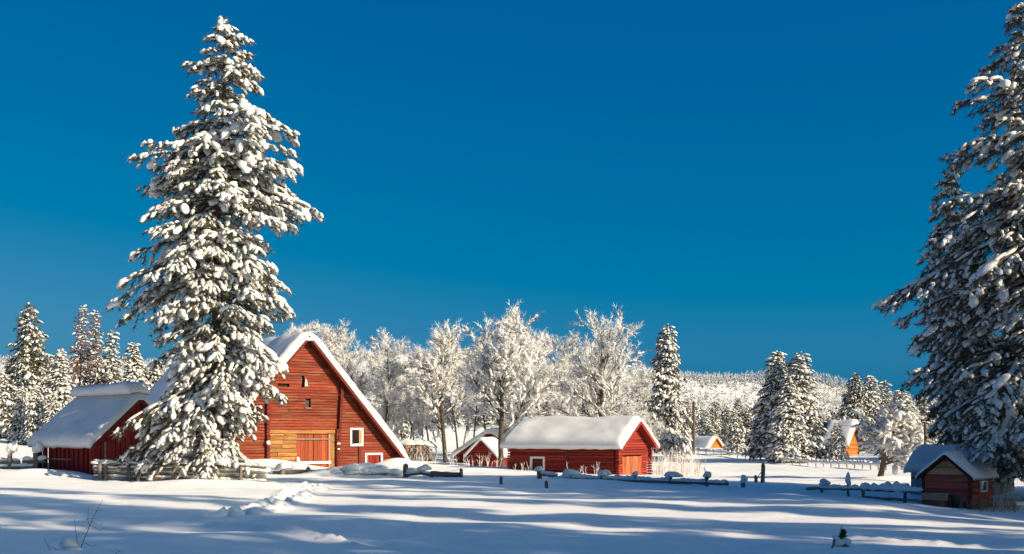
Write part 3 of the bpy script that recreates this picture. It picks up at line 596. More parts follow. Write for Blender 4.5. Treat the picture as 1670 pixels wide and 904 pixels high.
def gen_decid(seed, Ht, spread, bark=None, n1=10, fork=0.3, tr=0.2, lean=(0, 0), droopy=0.0, snowp=0.5, frost=0.72, twig=0.55, n2=7, n3=4, lumpsz=0.13):
    rg = np.random.default_rng(seed); br = {5: [[], []], 4: [[], []]}; tips = []; segs = []
    def grow(p, d, L, r, lev):
        m = 5 if lev < 2 else 4; pts = [p]; q = p.copy(); dd = d.copy()
        for k in range(m-1):
            dd = dd+rg.normal(0, 0.13 if lev else 0.06, 3); dd[2] += (0.10 if lev else 0.0)-droopy*(lev > 0)*0.2; dd = dd/np.linalg.norm(dd); q = q+dd*L/(m-1); pts.append(q)
        pts = np.array(pts); e = 0.45 if lev < 3 else 0.3; rr = r*np.linspace(1, e, m); br[m][0].append(pts); br[m][1].append(rr)
        if lev >= 1: segs.append((pts[1:-1], np.diff(pts, axis=0)[1:], L/(m-1), rr[1:-1], lev))
        if lev == 3:
            for u in (0.4, 0.7, 1.0):
                f = u*(m-1); j = min(int(f), m-2); tips.append((pts[j]*(1-(f-j))+pts[j+1]*(f-j), pts[j+1]-pts[j]))
            return
        cnt = (n1, n2, n3)[lev]
        for k in range(cnt):
            u = (fork if lev == 0 else 0.25)+(1-(fork if lev == 0 else 0.25))*(k+rg.random())/cnt; f = u*(m-1); j = min(int(f), m-2); s = pts[j]*(1-(f-j))+pts[j+1]*(f-j); t = pts[j+1]-pts[j]; t = t/np.linalg.norm(t)
            a = rg.random()*6.28; per = np.cross(t, [math.cos(a), math.sin(a), 0.3]); per /= np.linalg.norm(per); an = rg.uniform(0.4, 1.15) if lev == 0 else rg.uniform(0.45, 0.95)
            nd = t*math.cos(an)+per*math.sin(an); 
            if lev == 0: nd[2] = abs(nd[2])
            LL = (spread*rg.uniform(0.75, 1.15)*(1.12-0.38*u) if lev == 0 else L*rg.uniform(0.38, 0.6)); grow(s, nd, LL, r*(1-0.5*u)*(0.5 if lev == 0 else 0.55), lev+1)
    d0 = np.array([lean[0], lean[1], 1.0]); d0 /= np.linalg.norm(d0); grow(np.array([0, 0, -0.3]), d0, Ht*0.74, tr, 0)
    bb = Bag()
    for m in br:
        if br[m][0]:
            V, Fq = tubes(np.array(br[m][0]), np.maximum(np.array(br[m][1]), 0.008), 5); bb.add(V, Fq)
    tp = np.array([t[0] for t in tips]); td = unit(np.array([t[1] for t in tips])); k = rg.random(len(tp)) < frost; sc = twig*rg.uniform(0.7, 1.2, len(tp)); sc3 = np.stack([sc]*3, -1)
    fb, wb = Bag(), Bag(); fb.add(*inst(TW, tp[k], td[k], sc3[k], rg)); wb.add(*inst(TW, tp[~k], td[~k], sc3[~k], rg))
    # snow lying on the limbs
    p = np.concatenate([s[0] for s in segs]); d = np.concatenate([s[1] for s in segs]); ln = np.concatenate([np.full(len(s[0]), s[2]) for s in segs]); rr = np.concatenate([s[3] for s in segs])
    k = rg.random(len(p)) < snowp; w = np.maximum(rr[k]*1.15, 0.05)+rg.random(k.sum())*lumpsz*0.7; q = p[k].copy(); q[:, 2] += rr[k]*0.8+w*0.2
    sb = Bag(); sb.add(*inst(LUMPS_LOW, q, d[k], np.stack([ln[k]*0.62, w, w*0.85], -1), rg))
    k = rg.random(len(tp)) < snowp*0.35; w = lumpsz*rg.uniform(0.5, 1.2, k.sum()); sb.add(*inst(LUMPS_LOW, tp[k], td[k], np.stack([w*1.8, w*0.8, w*0.6], -1), rg))
    return [("trunk", bb.mesh("branches", bark or M_bark2)), ("frosted_twigs", fb.mesh("frosted_twigs", M_frost, False)), ("bare_twigs", wb.mesh("bare_twigs", M_twig, False)), ("snow_load", sb.mesh("snow_load", M_snow))]
def decid_thing(name, parts, loc, label, group=None, rz=0, scale=(1, 1, 1)):
    t = thing(name, label, "tree", loc, rz, group); t.scale = scale
    for n, m in parts: link(n, m, t, None if n == 'trunk' else 'stuff')
    return t
def dec_at(px, base, top, Yd): g = G(px, Yd); return (g.x, g.y, g.z), EYE+(HY-top)/F*Yd-g.z
loc, h = dec_at(818, 765, 505, 86); decid_thing("frosted_tree", gen_decid(51, h, 3.9, n1=15, fork=0.3, tr=0.25, snowp=0.8, frost=0.74, lumpsz=0.17, twig=0.66, n2=10), loc, "large snow-clotted bare tree at the left corner of the red log barn")
loc, h = dec_at(727, 762, 527, 96); decid_thing("frosted_tree", gen_decid(52, h, 3.5, n1=14, fork=0.33, tr=0.21, lean=(-0.03, 0), snowp=0.7, frost=0.70, lumpsz=0.15, twig=0.66, n2=10), loc, "bare frosted tree with a dark trunk between the woodpile and the small red sheds")
loc, h = dec_at(982, 735, 515, 92); decid_thing("frosted_tree", gen_decid(53, h, 4.2, n1=15, fork=0.25, tr=0.2, snowp=0.45, frost=0.74, lumpsz=0.11, twig=0.65, n2=8), loc, "spreading frosted tree rising behind the red log barn's snowy roof")
ASP = [decid_thing("aspen_tree", gen_decid(60+k, 13, 2.3, n1=14, fork=0.3, tr=0.11, snowp=0.35, frost=0.76, lumpsz=0.08, twig=0.55, n2=6, n3=4), (0, 0, 0), "tmp") for k in range(3)]
aspen_used = set(); ra = random.Random(9); al = "pale frosted aspen in the dense bank of thin trees behind the farm buildings"
spots = [(480, 525, 104), (505, 522, 100), (528, 530, 102), (552, 524, 106), (578, 530, 100), (600, 536, 104), (622, 548, 98), (632, 600, 102), (655, 610, 110), (676, 585, 112), (700, 570, 108), (748, 560, 104), (772, 545, 108), (795, 560, 112), (846, 545, 104), (870, 548, 110), (888, 540, 100), (905, 545, 106), (925, 542, 104), (945, 552, 110), (962, 560, 104), (1010, 570, 104), (1032, 590, 106), (1050, 600, 110), (640, 640, 100), (668, 650, 106), (690, 640, 102), (712, 640, 114), (755, 630, 116), (832, 610, 116), (1020, 640, 98), (1042, 650, 100), (1062, 670, 102), (860, 610, 96), (930, 600, 96), (460, 540, 108)]
for i, (px, top, Yd) in enumerate(spots):
    k = i % 3; loc, h = dec_at(px, 0, top, Yd); s = h/13*1.14; sx = max(0.7, min(1.1, s))*ra.uniform(0.85, 1.1); rz = ra.random()*6.28
    if k not in aspen_used:
        aspen_used.add(k); t = ASP[k]; t.location = loc; t.rotation_euler = (0, 0, rz); t.scale = (sx, sx, s); t['label'] = al; t['group'] = "aspens behind the farm buildings"
    else: copy_thing(ASP[k], loc, rz, (sx, sx, s), al, "aspens behind the farm buildings")
# snow-wrapped leaning tree in the field
YL = 62.0; g = G(1434, YL); h = EYE+(HY-668)/F*YL-g.z
t = decid_thing("leaning_tree", gen_decid(71, h*1.1, 1.7, bark=M_bark3, n1=14, fork=0.33, tr=0.2, lean=(0.22, 0), droopy=0.9, snowp=0.8, frost=0.6, lumpsz=0.2, twig=0.45, n2=7), g, "leaning snow-wrapped tree with an orange-brown trunk in the sunny field")

# trees standing out of the frame to the right: their shadows stripe the foreground
wood_root = bpy.data.objects.new("pine_wood", None); col.objects.link(wood_root); wood_root['kind'] = 'stuff'
wood_root['label'] = "snowy pine wood beyond the photo's right edge that shades the snow"; wood_root['category'] = "forest"
rw = random.Random(12)
CAST = []
for k in range(400):
    cx, cy, ch = rw.uniform(24, 52), rw.uniform(-22, 46), rw.uniform(21, 31)
    tpine = (cx+13.5)/math.cos(SUN_FRONT)*math.tan(SUN_EL); hit = cy+math.tan(SUN_FRONT)*(cx+13.5)        # where this shadow passes the great pine
    if cx < 0.4665*cy+6 or (cy > 4 and cx < 33): continue
    if 47 < hit < 66: ch = min(ch, tpine*0.9)
    if hit > 66 and cy+math.tan(SUN_FRONT)*(cx-6) > 60: continue
    if hit > 66: ch = min(ch, tpine*1.05)
    if min([9]+[math.hypot(cx-q[0], cy-q[1]) for q in CAST]) < (3.2 if cy < 2 else 5.6): continue
    CAST.append((cx, cy, ch))
    if len(CAST) >= 22: break
CAST += [(30, 42, 23), (34, 41, 24), (38.5, 40, 25), (35, 27.5, 21), (41, 35, 24), (36.5, 2.5, 32), (41, 8.5, 33), (42, -14, 33), (45, 1, 34), (33.5, 7.5, 29)]
for (cx, cy, ch) in CAST:
    k = rw.choice(('thin', 'dead', 'thin', 'fir')); src = KINDS[k]; e = None
    for ch_ in src.children:
        c = bpy.data.objects.new(ch_.name.split('.')[0], ch_.data); col.objects.link(c); c.parent = wood_root
        c.location = (cx, cy, zg(cx, cy)); c.rotation_euler = (0, 0, cx); s = ch/12; c.scale = (s*0.8, s*0.8, s); c['kind'] = 'stuff'

# ------------------------------------------------------------------ buildings
class Bld:
    def __init__(s, name, label, cat, origin, rho):
        s.o = Vector(origin); s.c = math.cos(R(rho)); s.s = math.sin(R(rho)); s.root = thing(name, label, cat, origin, R(rho))
    def fx(s, px, y=0.0):          # local x on the front plane (local y) under this pixel column
        k = (px-CX)/F; X0 = s.o.x-s.s*y; Y0 = s.o.y+s.c*y; return (k*Y0-X0)/(s.c-k*s.s)
    def fz(s, px, py):
        Y = s.o.y+s.fx(px)*s.s; return EYE+(HY-py)/F*Y-s.o.z
    def sy(s, px, x):              # local y on the side plane local x
        k = (px-CX)/F; X0 = s.o.x+s.c*x; Y0 = s.o.y+s.s*x; return (k*Y0-X0)/(-s.s-k*s.c)
    def sz(s, px, py, x):
        y = s.sy(px, x); Y = s.o.y+s.s*x+s.c*y; return EYE+(HY-py)/F*Y-s.o.z
rb = random.Random(33)
def hplanks(root, mat, xl, xr, z0, z1, h, holes=(), breaks=(), yo=0.0, th=0.1, M=None, gap=0.03, seg=99, name="plank", jit=0.014, pick=None):
    z = z0
    while z < z1-0.03:
        zt = min(z1, z+h*rb.uniform(0.93, 1.07)); a0, a1 = xl(z), xl(zt); b0, b1 = xr(z), xr(zt)
        if b0-a0 < 0.12: break
        cuts = [x for x in breaks if max(a0, a1)+0.1 < x < min(b0, b1)-0.1]
        if seg < b0-a0:
            x = a0+rb.uniform(0.3, 1)*seg
            while x < b0-0.5: cuts.append(x); x += seg*rb.uniform(0.6, 1.4)
        hl = [(p, q) for (p, q, r_, s_) in holes if r_ < zt-0.3*h and s_ > z+0.3*h]
        ev = sorted(cuts); iv = []; prev = None
        edges = [None]+ev+[None]
        for e0, e1 in zip(edges[:-1], edges[1:]): iv.append((e0, e1))
        for e0, e1 in iv:
            parts = [(a0 if e0 is None else e0, a1 if e0 is None else e0, b0 if e1 is None else e1, b1 if e1 is None else e1)]
            for (p, q) in hl:
                new = []
                for (l0, l1, r0, r1) in parts:
                    if q <= min(l0, l1) or p >= max(r0, r1): new.append((l0, l1, r0, r1)); continue
                    if p > max(l0, l1)+0.03: new.append((l0, l1, p, p))
                    if q < min(r0, r1)-0.03: new.append((q, q, r0, r1))
                parts = new
            for (l0, l1, r0, r1) in parts:
                j = lambda: rb.uniform(-0.008, 0.008)
                dy = rb.uniform(-jit, jit); poly = [(l0+0.006, z+gap/2+j()), (r0-0.006, z+gap/2+j()), (r1-0.006, zt-gap/2+j()), (l1+0.006, zt-gap/2+j())]
                if r0-l0 < 0.08 or r1 < l1+0.01: poly = [(l0+0.006, z+gap/2), (r0-0.006, z+gap/2), ((l1+r1)/2, zt-gap/2)]
                prism(name, poly, yo-th+dy, yo+0.02+dy, pick(z, (l0+r0)/2) if pick else mat, root, M)
        z = zt
def vplanks(root, mat, x0, x1, zb, zt, w, yo=0.0, th=0.05, M=None, gap=0.03, name="plank", jit=0.012, holes=(), ragged=0.0, batten=None):
    x = x0
    while x < x1-0.04:
        xe = min(x1, x+w*rb.uniform(0.85, 1.15)); dy = rb.uniform(-jit, jit); m = (x+xe)/2
        hl = [h_ for h_ in holes if h_[0] < m < h_[1]]; b0 = zb-(rb.random()*ragged)
        if hl:
            if hl[0][2]-b0 > 0.1: prism(name, rect(x+gap/2, xe-gap/2, b0, hl[0][2]), yo-th+dy, yo+0.01+dy, mat, root, M)
            b0 = hl[0][3]
        if min(zt(x), zt(xe))-b0 > 0.05:
            prism(name, [(x+gap/2, b0), (xe-gap/2, b0), (xe-gap/2, zt(xe-gap/2)), (x+gap/2, zt(x+gap/2))], yo-th+dy, yo+0.01+dy, mat, root, M)
        x = xe
def SIDE(x):   # side plane at local x facing -x : face x' runs along local -y .. so that depth (-y') points to -x
    return Matrix(((0, 1, 0, x), (-1, 0, 0, 0), (0, 0, 1, 0), (0, 0, 0, 1)))
def SIDE_R(x):  # side plane facing +x
    return Matrix(((0, -1, 0, x), (1, 0, 0, 0), (0, 0, 1, 0), (0, 0, 0, 1)))
def roof_snow_mesh(W, zA, sl, y0, y1, ox, T, seed, rr=0.5, n=34, m=24, bulge=0.16, wav=0.10, tl=1.0, tr=1.0):
    rg = np.random.default_rng(seed); s = np.linspace(-1, 1, n); s = np.sign(s)*np.abs(s)**0.85
    v = np.linspace(0, 1, m); v = 0.5-0.5*np.cos(v*math.pi); v = 0.5*v+0.5*np.linspace(0, 1, m); yv = y0+(y1-y0)*v
    rings = []
    for k in range(m):
        d = min(yv[k]-y0, y1-yv[k]); e = math.sqrt(max(0, 1-(1-min(d/0.38, 1))**2))*0.62+0.38
        xb = s*(W+ox); zb = zA+0.09-np.abs(xb)*sl
        ed = np.clip((1-np.abs(s))*(W+ox)/0.42, 0, 1); pr = np.sqrt(np.maximum(0, 1-(1-ed)**2))*0.7+0.3
        nz = vnoise(s*W*0.9+seed, np.full(n, yv[k]*0.8))*0.30+vnoise(s*W*2.6+seed, np.full(n, yv[k]*2.2))*0.22
        th = T*pr*e*(1+nz)*np.where(s < 0, tl, tr); nrm = math.sqrt(1+sl*sl)
        zt = zA+0.09-sl*(np.sqrt(xb**2+rr**2)-rr*0.35)+th*nrm*0.95; zt = np.maximum(zt, zb+0.05)
        xt = xb+np.sign(s)*bulge*(1-ed)*e
        droop = np.where(np.abs(s) > 0.999, -0.05-wav*np.abs(vnoise(np.full(n, yv[k]*2.6), s*3+seed)), 0)
        yo = (vnoise(s*W*1.5+5, np.full(n, k*0.0+seed))*0.16)*(1-min(d/0.6, 1))*(1 if k < m/2 else -1)
        top = np.stack([xt, yv[k]+yo, zt], -1); bot = np.stack([xb, np.full(n, yv[k]), zb+droop], -1)
        rings.append(np.concatenate([top, bot[::-1]]))
    V = np.concatenate(rings); q = 2*n; base = (np.arange(m-1)*q)[:, None]; i = np.arange(q)[None]; j = (i+1) % q
    Fq = np.stack([base+i, base+q+i, base+q+j, base+j], -1).reshape(-1, 4)
    c0 = np.stack([np.arange(n-1), np.arange(1, n), q-2-np.arange(n-1), q-1-np.arange(n-1)], -1)
    c1 = (c0+(m-1)*q)[:, ::-1]
    return mesh_np("roof_snow", V, [Fq, c0, c1], M_snow)
def roof(root, W, zA, sl, y0, y1, ox, mat, T, seed, rk=0.18, rmat=None, **kw):
    e = W+ox; n = math.sqrt(1+sl*sl)
    poly = [(-e, zA+0.08-e*sl), (0, zA+0.08), (e, zA+0.08-e*sl), (e, zA-e*sl), (0, zA-0.02), (-e, zA-e*sl)]
    r = prism("roof", poly, y0, y1, mat, root)
    for sg in (-1, 1):
        prism("rake_board", [(0, zA+0.06), (sg*e, zA+0.06-e*sl), (sg*e, zA-rk-e*sl), (0, zA-rk)], y0-0.045, y0-0.004, rmat or mat, root)
    link("roof_snow", roof_snow_mesh(W, zA, sl, y0-0.06, y1+0.06, ox+0.05, T, seed, **kw), root)
def body(root, W, zA, sl, L, inset=0.06, zb=-0.5):
    w = W-inset; prism("wall", [(-w, zb), (w, zb), (w, zA-0.06-w*sl), (0, zA-0.06), (-w, zA-0.06-w*sl)], inset, L-inset, M_dark, root)
def window(root, x0, x1, z0, z1, yo, M=None, fw=0.11, sill=True, mat=None):
    w = prism("window", rect(x0, x1, z0, z1), yo-0.005, yo+0.03, M_glass_shade, root, M)
    f = link("frame", boxes_mesh("frame", [(x0-fw, x0, yo-0.07, yo+0.02, z0-fw, z1+fw), (x1, x1+fw, yo-0.07, yo+0.02, z0-fw, z1+fw), (x0, x1, yo-0.07, yo+0.02, z1, z1+fw), (x0, x1, yo-0.07, yo+0.02, z0-fw, z0)], mat or M_white), w)
    if sill: link("snow_sill", lump_mesh("snow_sill", [(((x0+x1)/2, yo-0.08, z0-0.02), (1, 0, 0), ((x1-x0)/2+fw, 0.10, 0.09))], M_snow, 5), w)
    return w
def caps(root, items, seed=1, name="snow_cap", **kw):
    for i, it in enumerate(items): link(name, lump_mesh(name, [it], M_snow, seed+i, **kw), root)
def log_ends(root, x, y, z0, z1, h, mat, sx=0.09, proud=0.16):
    z = z0; k = 0
    while z < z1:
        ex = rb.uniform(0.0, 0.06); bl = [(x-sx, x+sx, y-proud-ex, y-0.012, z+0.02, z+h-0.02)]
        link("log_end", boxes_mesh("log_end", bl, mat), root); z += h; k += 1

# --- the great barn
o = P(497, 765, 80.0); bn = Bld("barn", "big red log barn with a steep snow-covered roof and tan plank wall beside double doors", "barn", o, 38)
W, zA = 8.0, bn.fz(497, 550); sl = (zA-0.75)/W; L = 21.0
root = bn.root; body(root, W, zA, sl, L, 0.12)
xL = bn.fx(436); xR = bn.fx(548); zT = bn.fz(500, 702); zB = -0.3
line_r = lambda z: (zA-0.12-z)/sl; xr = lambda z: min(W, line_r(z)); xl = lambda z: -xr(z)
dx0, dx1 = bn.fx(483), bn.fx(537); dz1 = bn.fz(510, 708)
wx0, wx1, wz0, wz1 = bn.fx(573), bn.fx(589), bn.fz(580, 725), bn.fz(580, 701)
sx0, sx1, sz1 = bn.fx(597), bn.fx(620), bn.fz(608, 742)
h1 = (bn.fx(497.5), bn.fx(505.5), bn.fz(501, 665), bn.fz(501, 653)); h2 = (bn.fx(491), bn.fx(495), bn.fz(493, 630), bn.fz(493, 615)); h3 = (bn.fx(452), bn.fx(471), bn.fz(460, 631), bn.fz(460, 628.5))
holes = [(wx0-0.1, wx1+0.1, wz0-0.1, wz1+0.1), (sx0-0.1, sx1+0.1, -2, sz1+0.1), h1, h2, h3]
hplanks(root, M_red, lambda z: max(xl(z), xL), lambda z: min(xr(z), xR), zT+0.05, zA-0.2, 0.205, holes, yo=0.0, seg=6.5)
hplanks(root, M_red, lambda z: xR+0.02, xr, zB, line_r and (zA-0.15-xR*sl), 0.205, holes, breaks=(bn.fx(586),), yo=0.02)
hplanks(root, M_red, xl, lambda z: xL-0.02, zB, (zA-0.15+xL*sl), 0.205, (), yo=0.02)
# tan log infill round the doors
hplanks(root, M_tan, lambda z: xL+0.03, lambda z: dx0-0.04, zB, zT-0.25, 0.30, yo=-0.02, th=0.12, gap=0.035, name="tan_log", jit=0.03, seg=1.6)
prism("door_beam", rect(xL+0.03, xR-0.03, zT-0.24, zT+0.03), -0.19, -0.01, M_tan, root)
vplanks(root, M_tan, dx1+0.05, xR-0.03, zB, lambda x: zT-0.26, 0.42, -0.02, 0.10, name="tan_board")
xm = bn.fx(511)
for a, b in ((dx0, xm-0.02), (xm+0.02, dx1)):
    dd = prism("door", rect(a, b, zB, dz1), 0.02, 0.05, M_dark, root)
    x = a; 
    while x < b-0.05:
        xe = min(b, x+0.32); prism("plank", rect(x+0.008, xe-0.008, zB, dz1-0.01), -0.03+rb.uniform(-0.01, 0.01), 0.019, M_door, dd); x = xe
prism("door_bar", rect(bn.fx(479), bn.fx(541), bn.fz(510, 717.5), bn.fz(510, 715)), -0.15, -0.08, M_post, root)
prism("door_rail", rect(bn.fx(485), bn.fx(538), bn.fz(510, 756.5), bn.fz(510, 752.5)), -0.17, -0.06, M_white, root)
prism("door_post", rect(dx1-0.12, dx1+0.04, zB, dz1), -0.12, -0.03, M_brown, root)
# openings, posts, window, small door
for hq in (h1, h2): prism("loft_opening_shade", rect(*hq), 0.06, 0.11, M_glass_shade, root)  # dark sheets fill the holes, painting the shade inside
prism("loose_board", [(h2[1], h2[2]-0.02), (h2[1]+0.28, h2[2]-0.02), (h2[1]+0.18, h2[3]-0.2), (h2[1]+0.05, h2[3]-0.1)], -0.19, -0.11, M_grey, root)
prism("opening_sill", rect(h1[0]-0.05, h1[1]+0.05, h1[2]-0.08, h1[2]-0.01), -0.2, -0.10, M_rail, root)
prism("wall_post", [(bn.fx(546), zB), (bn.fx(549), zB), (bn.fx(558), bn.fz(555, 620)), (bn.fx(553.5), bn.fz(555, 617))], -0.36, -0.13, M_red_dark, root)
log_ends(root, xL-0.05, -0.1, zB, bn.fz(436, 660), 0.27, M_red_dark, 0.13, 0.2)
log_ends(root, bn.fx(547.5), -0.1, zB, zT, 0.27, M_red_dark, 0.10, 0.2)
log_ends(root, W-0.25, -0.08, zB, 0.95, 0.22, M_red_dark, 0.16, 0.25)
prism("wall_batten", rect(bn.fx(583.5), bn.fx(587), zB, wz0-0.15), -0.17, -0.09, M_red_dark, root)
window(root, wx0, wx1, wz0, wz1, -0.03, fw=0.13)
prism("window_shutter", rect(wx1-0.22, wx1-0.01, wz0+0.02, wz1-0.02), -0.07, -0.04, M_brown, root)
sd = prism("small_door", rect(sx0, sx1, zB, sz1), 0.0, 0.04, M_dark, root)
x = sx0
while x < sx1-0.3: prism("plank", rect(x+0.02, x+0.26, zB, sz1-0.02), -0.05, -0.002, M_red_bright, sd); x += 0.28
link("frame", boxes_mesh("frame", [(sx0-0.15, sx0, -0.14, 0.0, zB, sz1+0.15), (sx1, sx1+0.15, -0.14, 0.0, zB, sz1+0.15), (sx0, sx1, -0.14, 0.0, sz1, sz1+0.15)], M_white), sd)
# long left wall, roof
prism("side_wall", rect(0.1, L, -0.5, 0.8), -0.05, 0.02, M_red, root, SIDE(-W) @ Matrix.Scale(-1, 4, (1, 0, 0)))
roof(root, W, zA, sl, -0.75, L+0.5, 0.45, M_red_dark, 0.52, 3, m=40, n=44)
caps(root, [((bn.fx(483), -0.22, bn.fz(483, 751)), (1, 0, 0.2), (0.16, 0.16, 0.28)), ((bn.fx(434), -0.35, bn.fz(434, 723)), (1, 0, 0), (0.16, 0.14, 0.2)), ((bn.fx(548.5), -0.34, bn.fz(548, 724)), (1, 0, 0), (0.15, 0.1, 0.1)), ((bn.fx(548.5), -0.34, bn.fz(548, 733)), (1, 0, 0), (0.12, 0.1, 0.08))], 3)

# --- red log barn with the snow-loaded roof
o = P(1003, 775, 70.0); rho = 60; W = 2.7; o = o+Vector((W*math.cos(R(rho)), W*math.sin(R(rho)), 0))
b2 = Bld("log_barn", "low red log barn with a thick snow roof and white framed hatch", "barn", o, rho); root = b2.root; L = 7.9
zE = b2.sz(1003, 728, -W); zA = zE+W*0.60; sl = 0.60; body(root, W, zA, sl, L, 0.1)
lr = lambda z: min(W, (zA-0.1-z)/sl); dX0, dX1, dZ = b2.fx(1013), b2.fx(1044), b2.fz(1030, 744)
hplanks(root, M_red_bright, lambda z: -lr(z), lr, -0.3, zA-0.15, 0.17, [(dX0, dX1, -1, dZ)], yo=0.0)
dd = prism("door", rect(dX0, dX1, -0.3, dZ), 0.03, 0.06, M_dark, root); x = dX0
while x < dX1-0.05:
    xe = min(dX1, x+rb.uniform(0.18, 0.28)); prism("plank", rect(x+0.01, xe-0.01, -0.3, dZ-rb.uniform(0, 0.04)), -0.09+rb.uniform(-0.02, 0.02), 0.02, M_door_w, dd); x = xe
MS = SIDE(-W)
ya, yb = b2.sy(887, -W), b2.sy(869, -W); hz = b2.sz(878, 748, -W); yp = b2.sy(925, -W)
hplanks(root, M_red_bright, lambda z: -L, lambda z: -0.02, -0.3, zE-0.05, 0.17, [(-yb, -ya, -1, hz)], breaks=(-yp,), yo=0.0, M=MS)
prism("wall_post", rect(-yp-0.1, -yp+0.1, -0.3, zE-0.05), -0.17, -0.11, M_red_dark, root, MS)
hd = prism("hatch_door", rect(-yb, -ya, -0.3, hz), -0.04, 0.02, M_red_dark, root, MS)
link("frame", boxes_mesh("frame", [(-yb-0.13, -yb, -0.16, 0.0, -0.3, hz+0.13), (-ya, -ya+0.13, -0.16, 0.0, -0.3, hz+0.13), (-yb, -ya, -0.16, 0.0, hz, hz+0.13)], M_white), hd)
log_ends(root, -W+0.02, -0.06, -0.3, zE, 0.17, M_red_bright, 0.12, 0.22); log_ends(root, W-0.12, -0.06, -0.3, zE-0.1, 0.17, M_red_bright, 0.12, 0.22)
roof(root, W, zA, sl, -0.6, L+0.35, 0.30, M_red_bright, 0.44, 8, rr=0.55, wav=0.12)

# --- leaning left shed
o = P(155, 778, 57.5); rho = 50; W = 2.45; o = o+Vector((W*math.cos(R(rho)), W*math.sin(R(rho)), 0))
b3 = Bld("plank_shed", "dark red vertical plank shed at left with a deep snow roof and open end", "shed", o, rho); root = b3.root; L = 5.3
zE = b3.sz(155, 718, -W); zA = b3.fz(220, 651); sl = (zA-zE)/W; body(root, W, zA, sl, L, 0.16, -0.8)
vplanks(root, M_red_v, -W, W, -0.6, lambda x: zA-0.06-abs(x)*sl, 0.30, 0.0, 0.05, gap=0.05)
vplanks(root, M_red_v, -L, 0.0, -0.6, lambda x: zE-0.06, 0.47, 0.0, 0.10, M=SIDE(-W), gap=0.20, jit=0.03)
prism("rail", rect(-L+0.2, -2.3, 0.85, 0.93), -0.13, -0.08, M_rail, root, SIDE(-W))
prism("corner_post", rect(-L-0.75, -L-0.55, -0.6, zE-0.05), -0.05, 0.12, M_red_dark, root, SIDE(-W))
prism("corner_post", rect(-L-0.15, -L+0.05, -0.6, zE-0.05), -0.07, 0.12, M_red_dark, root, SIDE(-W))
for xx in (-1.55, -1.45): pass
prism("door_post", rect(b3.fx(169), b3.fx(171.5), 0.2, zE-0.1), -0.10, -0.06, M_grey, root)
prism("door", rect(b3.fx(171.5), b3.fx(185), -0.4, zE-0.15), -0.075, -0.052, M_red_v, root)
roof(root, W, zA, sl, -0.35, L+0.9, 0.42, M_red_dark, 0.34, 14, rr=0.15, wav=0.16)
# the snow loaf on the ridge
tv = roof_snow_mesh(0.55, zA+0.28, 0.10, -0.25, L+0.75, 0.05, 0.62, 61, rr=0.5, n=18, m=18, bulge=0.06, wav=0.05)
link("ridge_snow", tv, root)

# --- little coop
o = P(1505, 831, 39.0); rho = -40; W = 0.83; o = o+Vector((W*math.cos(R(rho)), W*math.sin(R(rho)), 0))
b4 = Bld("coop", "small weathered red plank coop under the right pines with a snowy peaked roof", "shed", o, rho); root = b4.root; L = 2.35
zE = b4.fz(1503, 775)-0.02; zA = b4.fz(1543, 744); sl = (zA-zE)/W; body(root, W, zA, sl, L, 0.08, -0.3)
ox0, ox1, oz = b4.fx(1552), b4.fx(1577), b4.fz(1565, 808); lr = lambda z: min(W, (zA-0.05-z)/sl)
def pick(z, x):
    f = z/zA
    return M_coop if f > 0.82 or f < 0.55 else M_brown
hplanks(root, M_coop, lambda z: -lr(z), lr, -0.2, zA-0.08, 0.24, [(ox0, ox1, -1, oz)], yo=0.0, th=0.05, pick=pick, gap=0.016)
prism("opening", rect(ox0, ox1, -0.2, oz), 0.02, 0.09, M_glass_shade, root)  # no glass here: dark sheet paints the coop's inner shade
bx = link("nest_box", boxes_mesh("nest_box", [(b4.fx(1508), b4.fx(1549), -0.22, -0.07, -0.2, b4.fz(1530, 806))], M_dark), root)
z = -0.2
while z < b4.fz(1530, 806)-0.1: prism("plank", rect(b4.fx(1507.5), b4.fx(1550), z+0.012, z+0.26), -0.26, -0.222, M_brown if z > 0.2 else M_coop, bx); z += 0.27
link("snow_cap", lump_mesh("snow_cap", [((b4.fx(1529), -0.15, b4.fz(1530, 806)+0.01), (1, 0, 0), (0.45, 0.1, 0.035))], M_snow, 4, droop=0), bx)
MR = SIDE_R(W); wy0, wy1 = b4.sy(1597.5, W), b4.sy(1606.5, W); wz0, wz1 = b4.sz(1602, 800, W), b4.sz(1602, 786, W)
hplanks(root, M_coop, lambda z: 0.02, lambda z: L, -0.2, zE-0.02, 0.2, [(wy0, wy1, wz0, wz1)], yo=0.0, th=0.04, M=MR)
window(root, wy0, wy1, wz0, wz1, -0.02, MR, fw=0.05, sill=False)
prism("corner_board", rect(-W-0.01, -W+0.09, -0.2, zE), -0.075, -0.06, M_red_dark, root); prism("corner_board", rect(W-0.09, W+0.03, -0.2, zE), -0.075, -0.06, M_red_dark, root)
prism("loft_latch", rect(-0.03, 0.02, zA*0.78, zA*0.86), -0.09, -0.065, M_tan, root)
roof(root, W, zA, sl, -0.2, L+0.12, 0.12, M_red_dark, 0.11, 21, rk=0.05, rmat=M_dark, rr=0.05, bulge=0.02, wav=0.05)
prism("door_sill", rect(ox0, ox1, 0.05, 0.1), -0.12, -0.055, M_white, root)

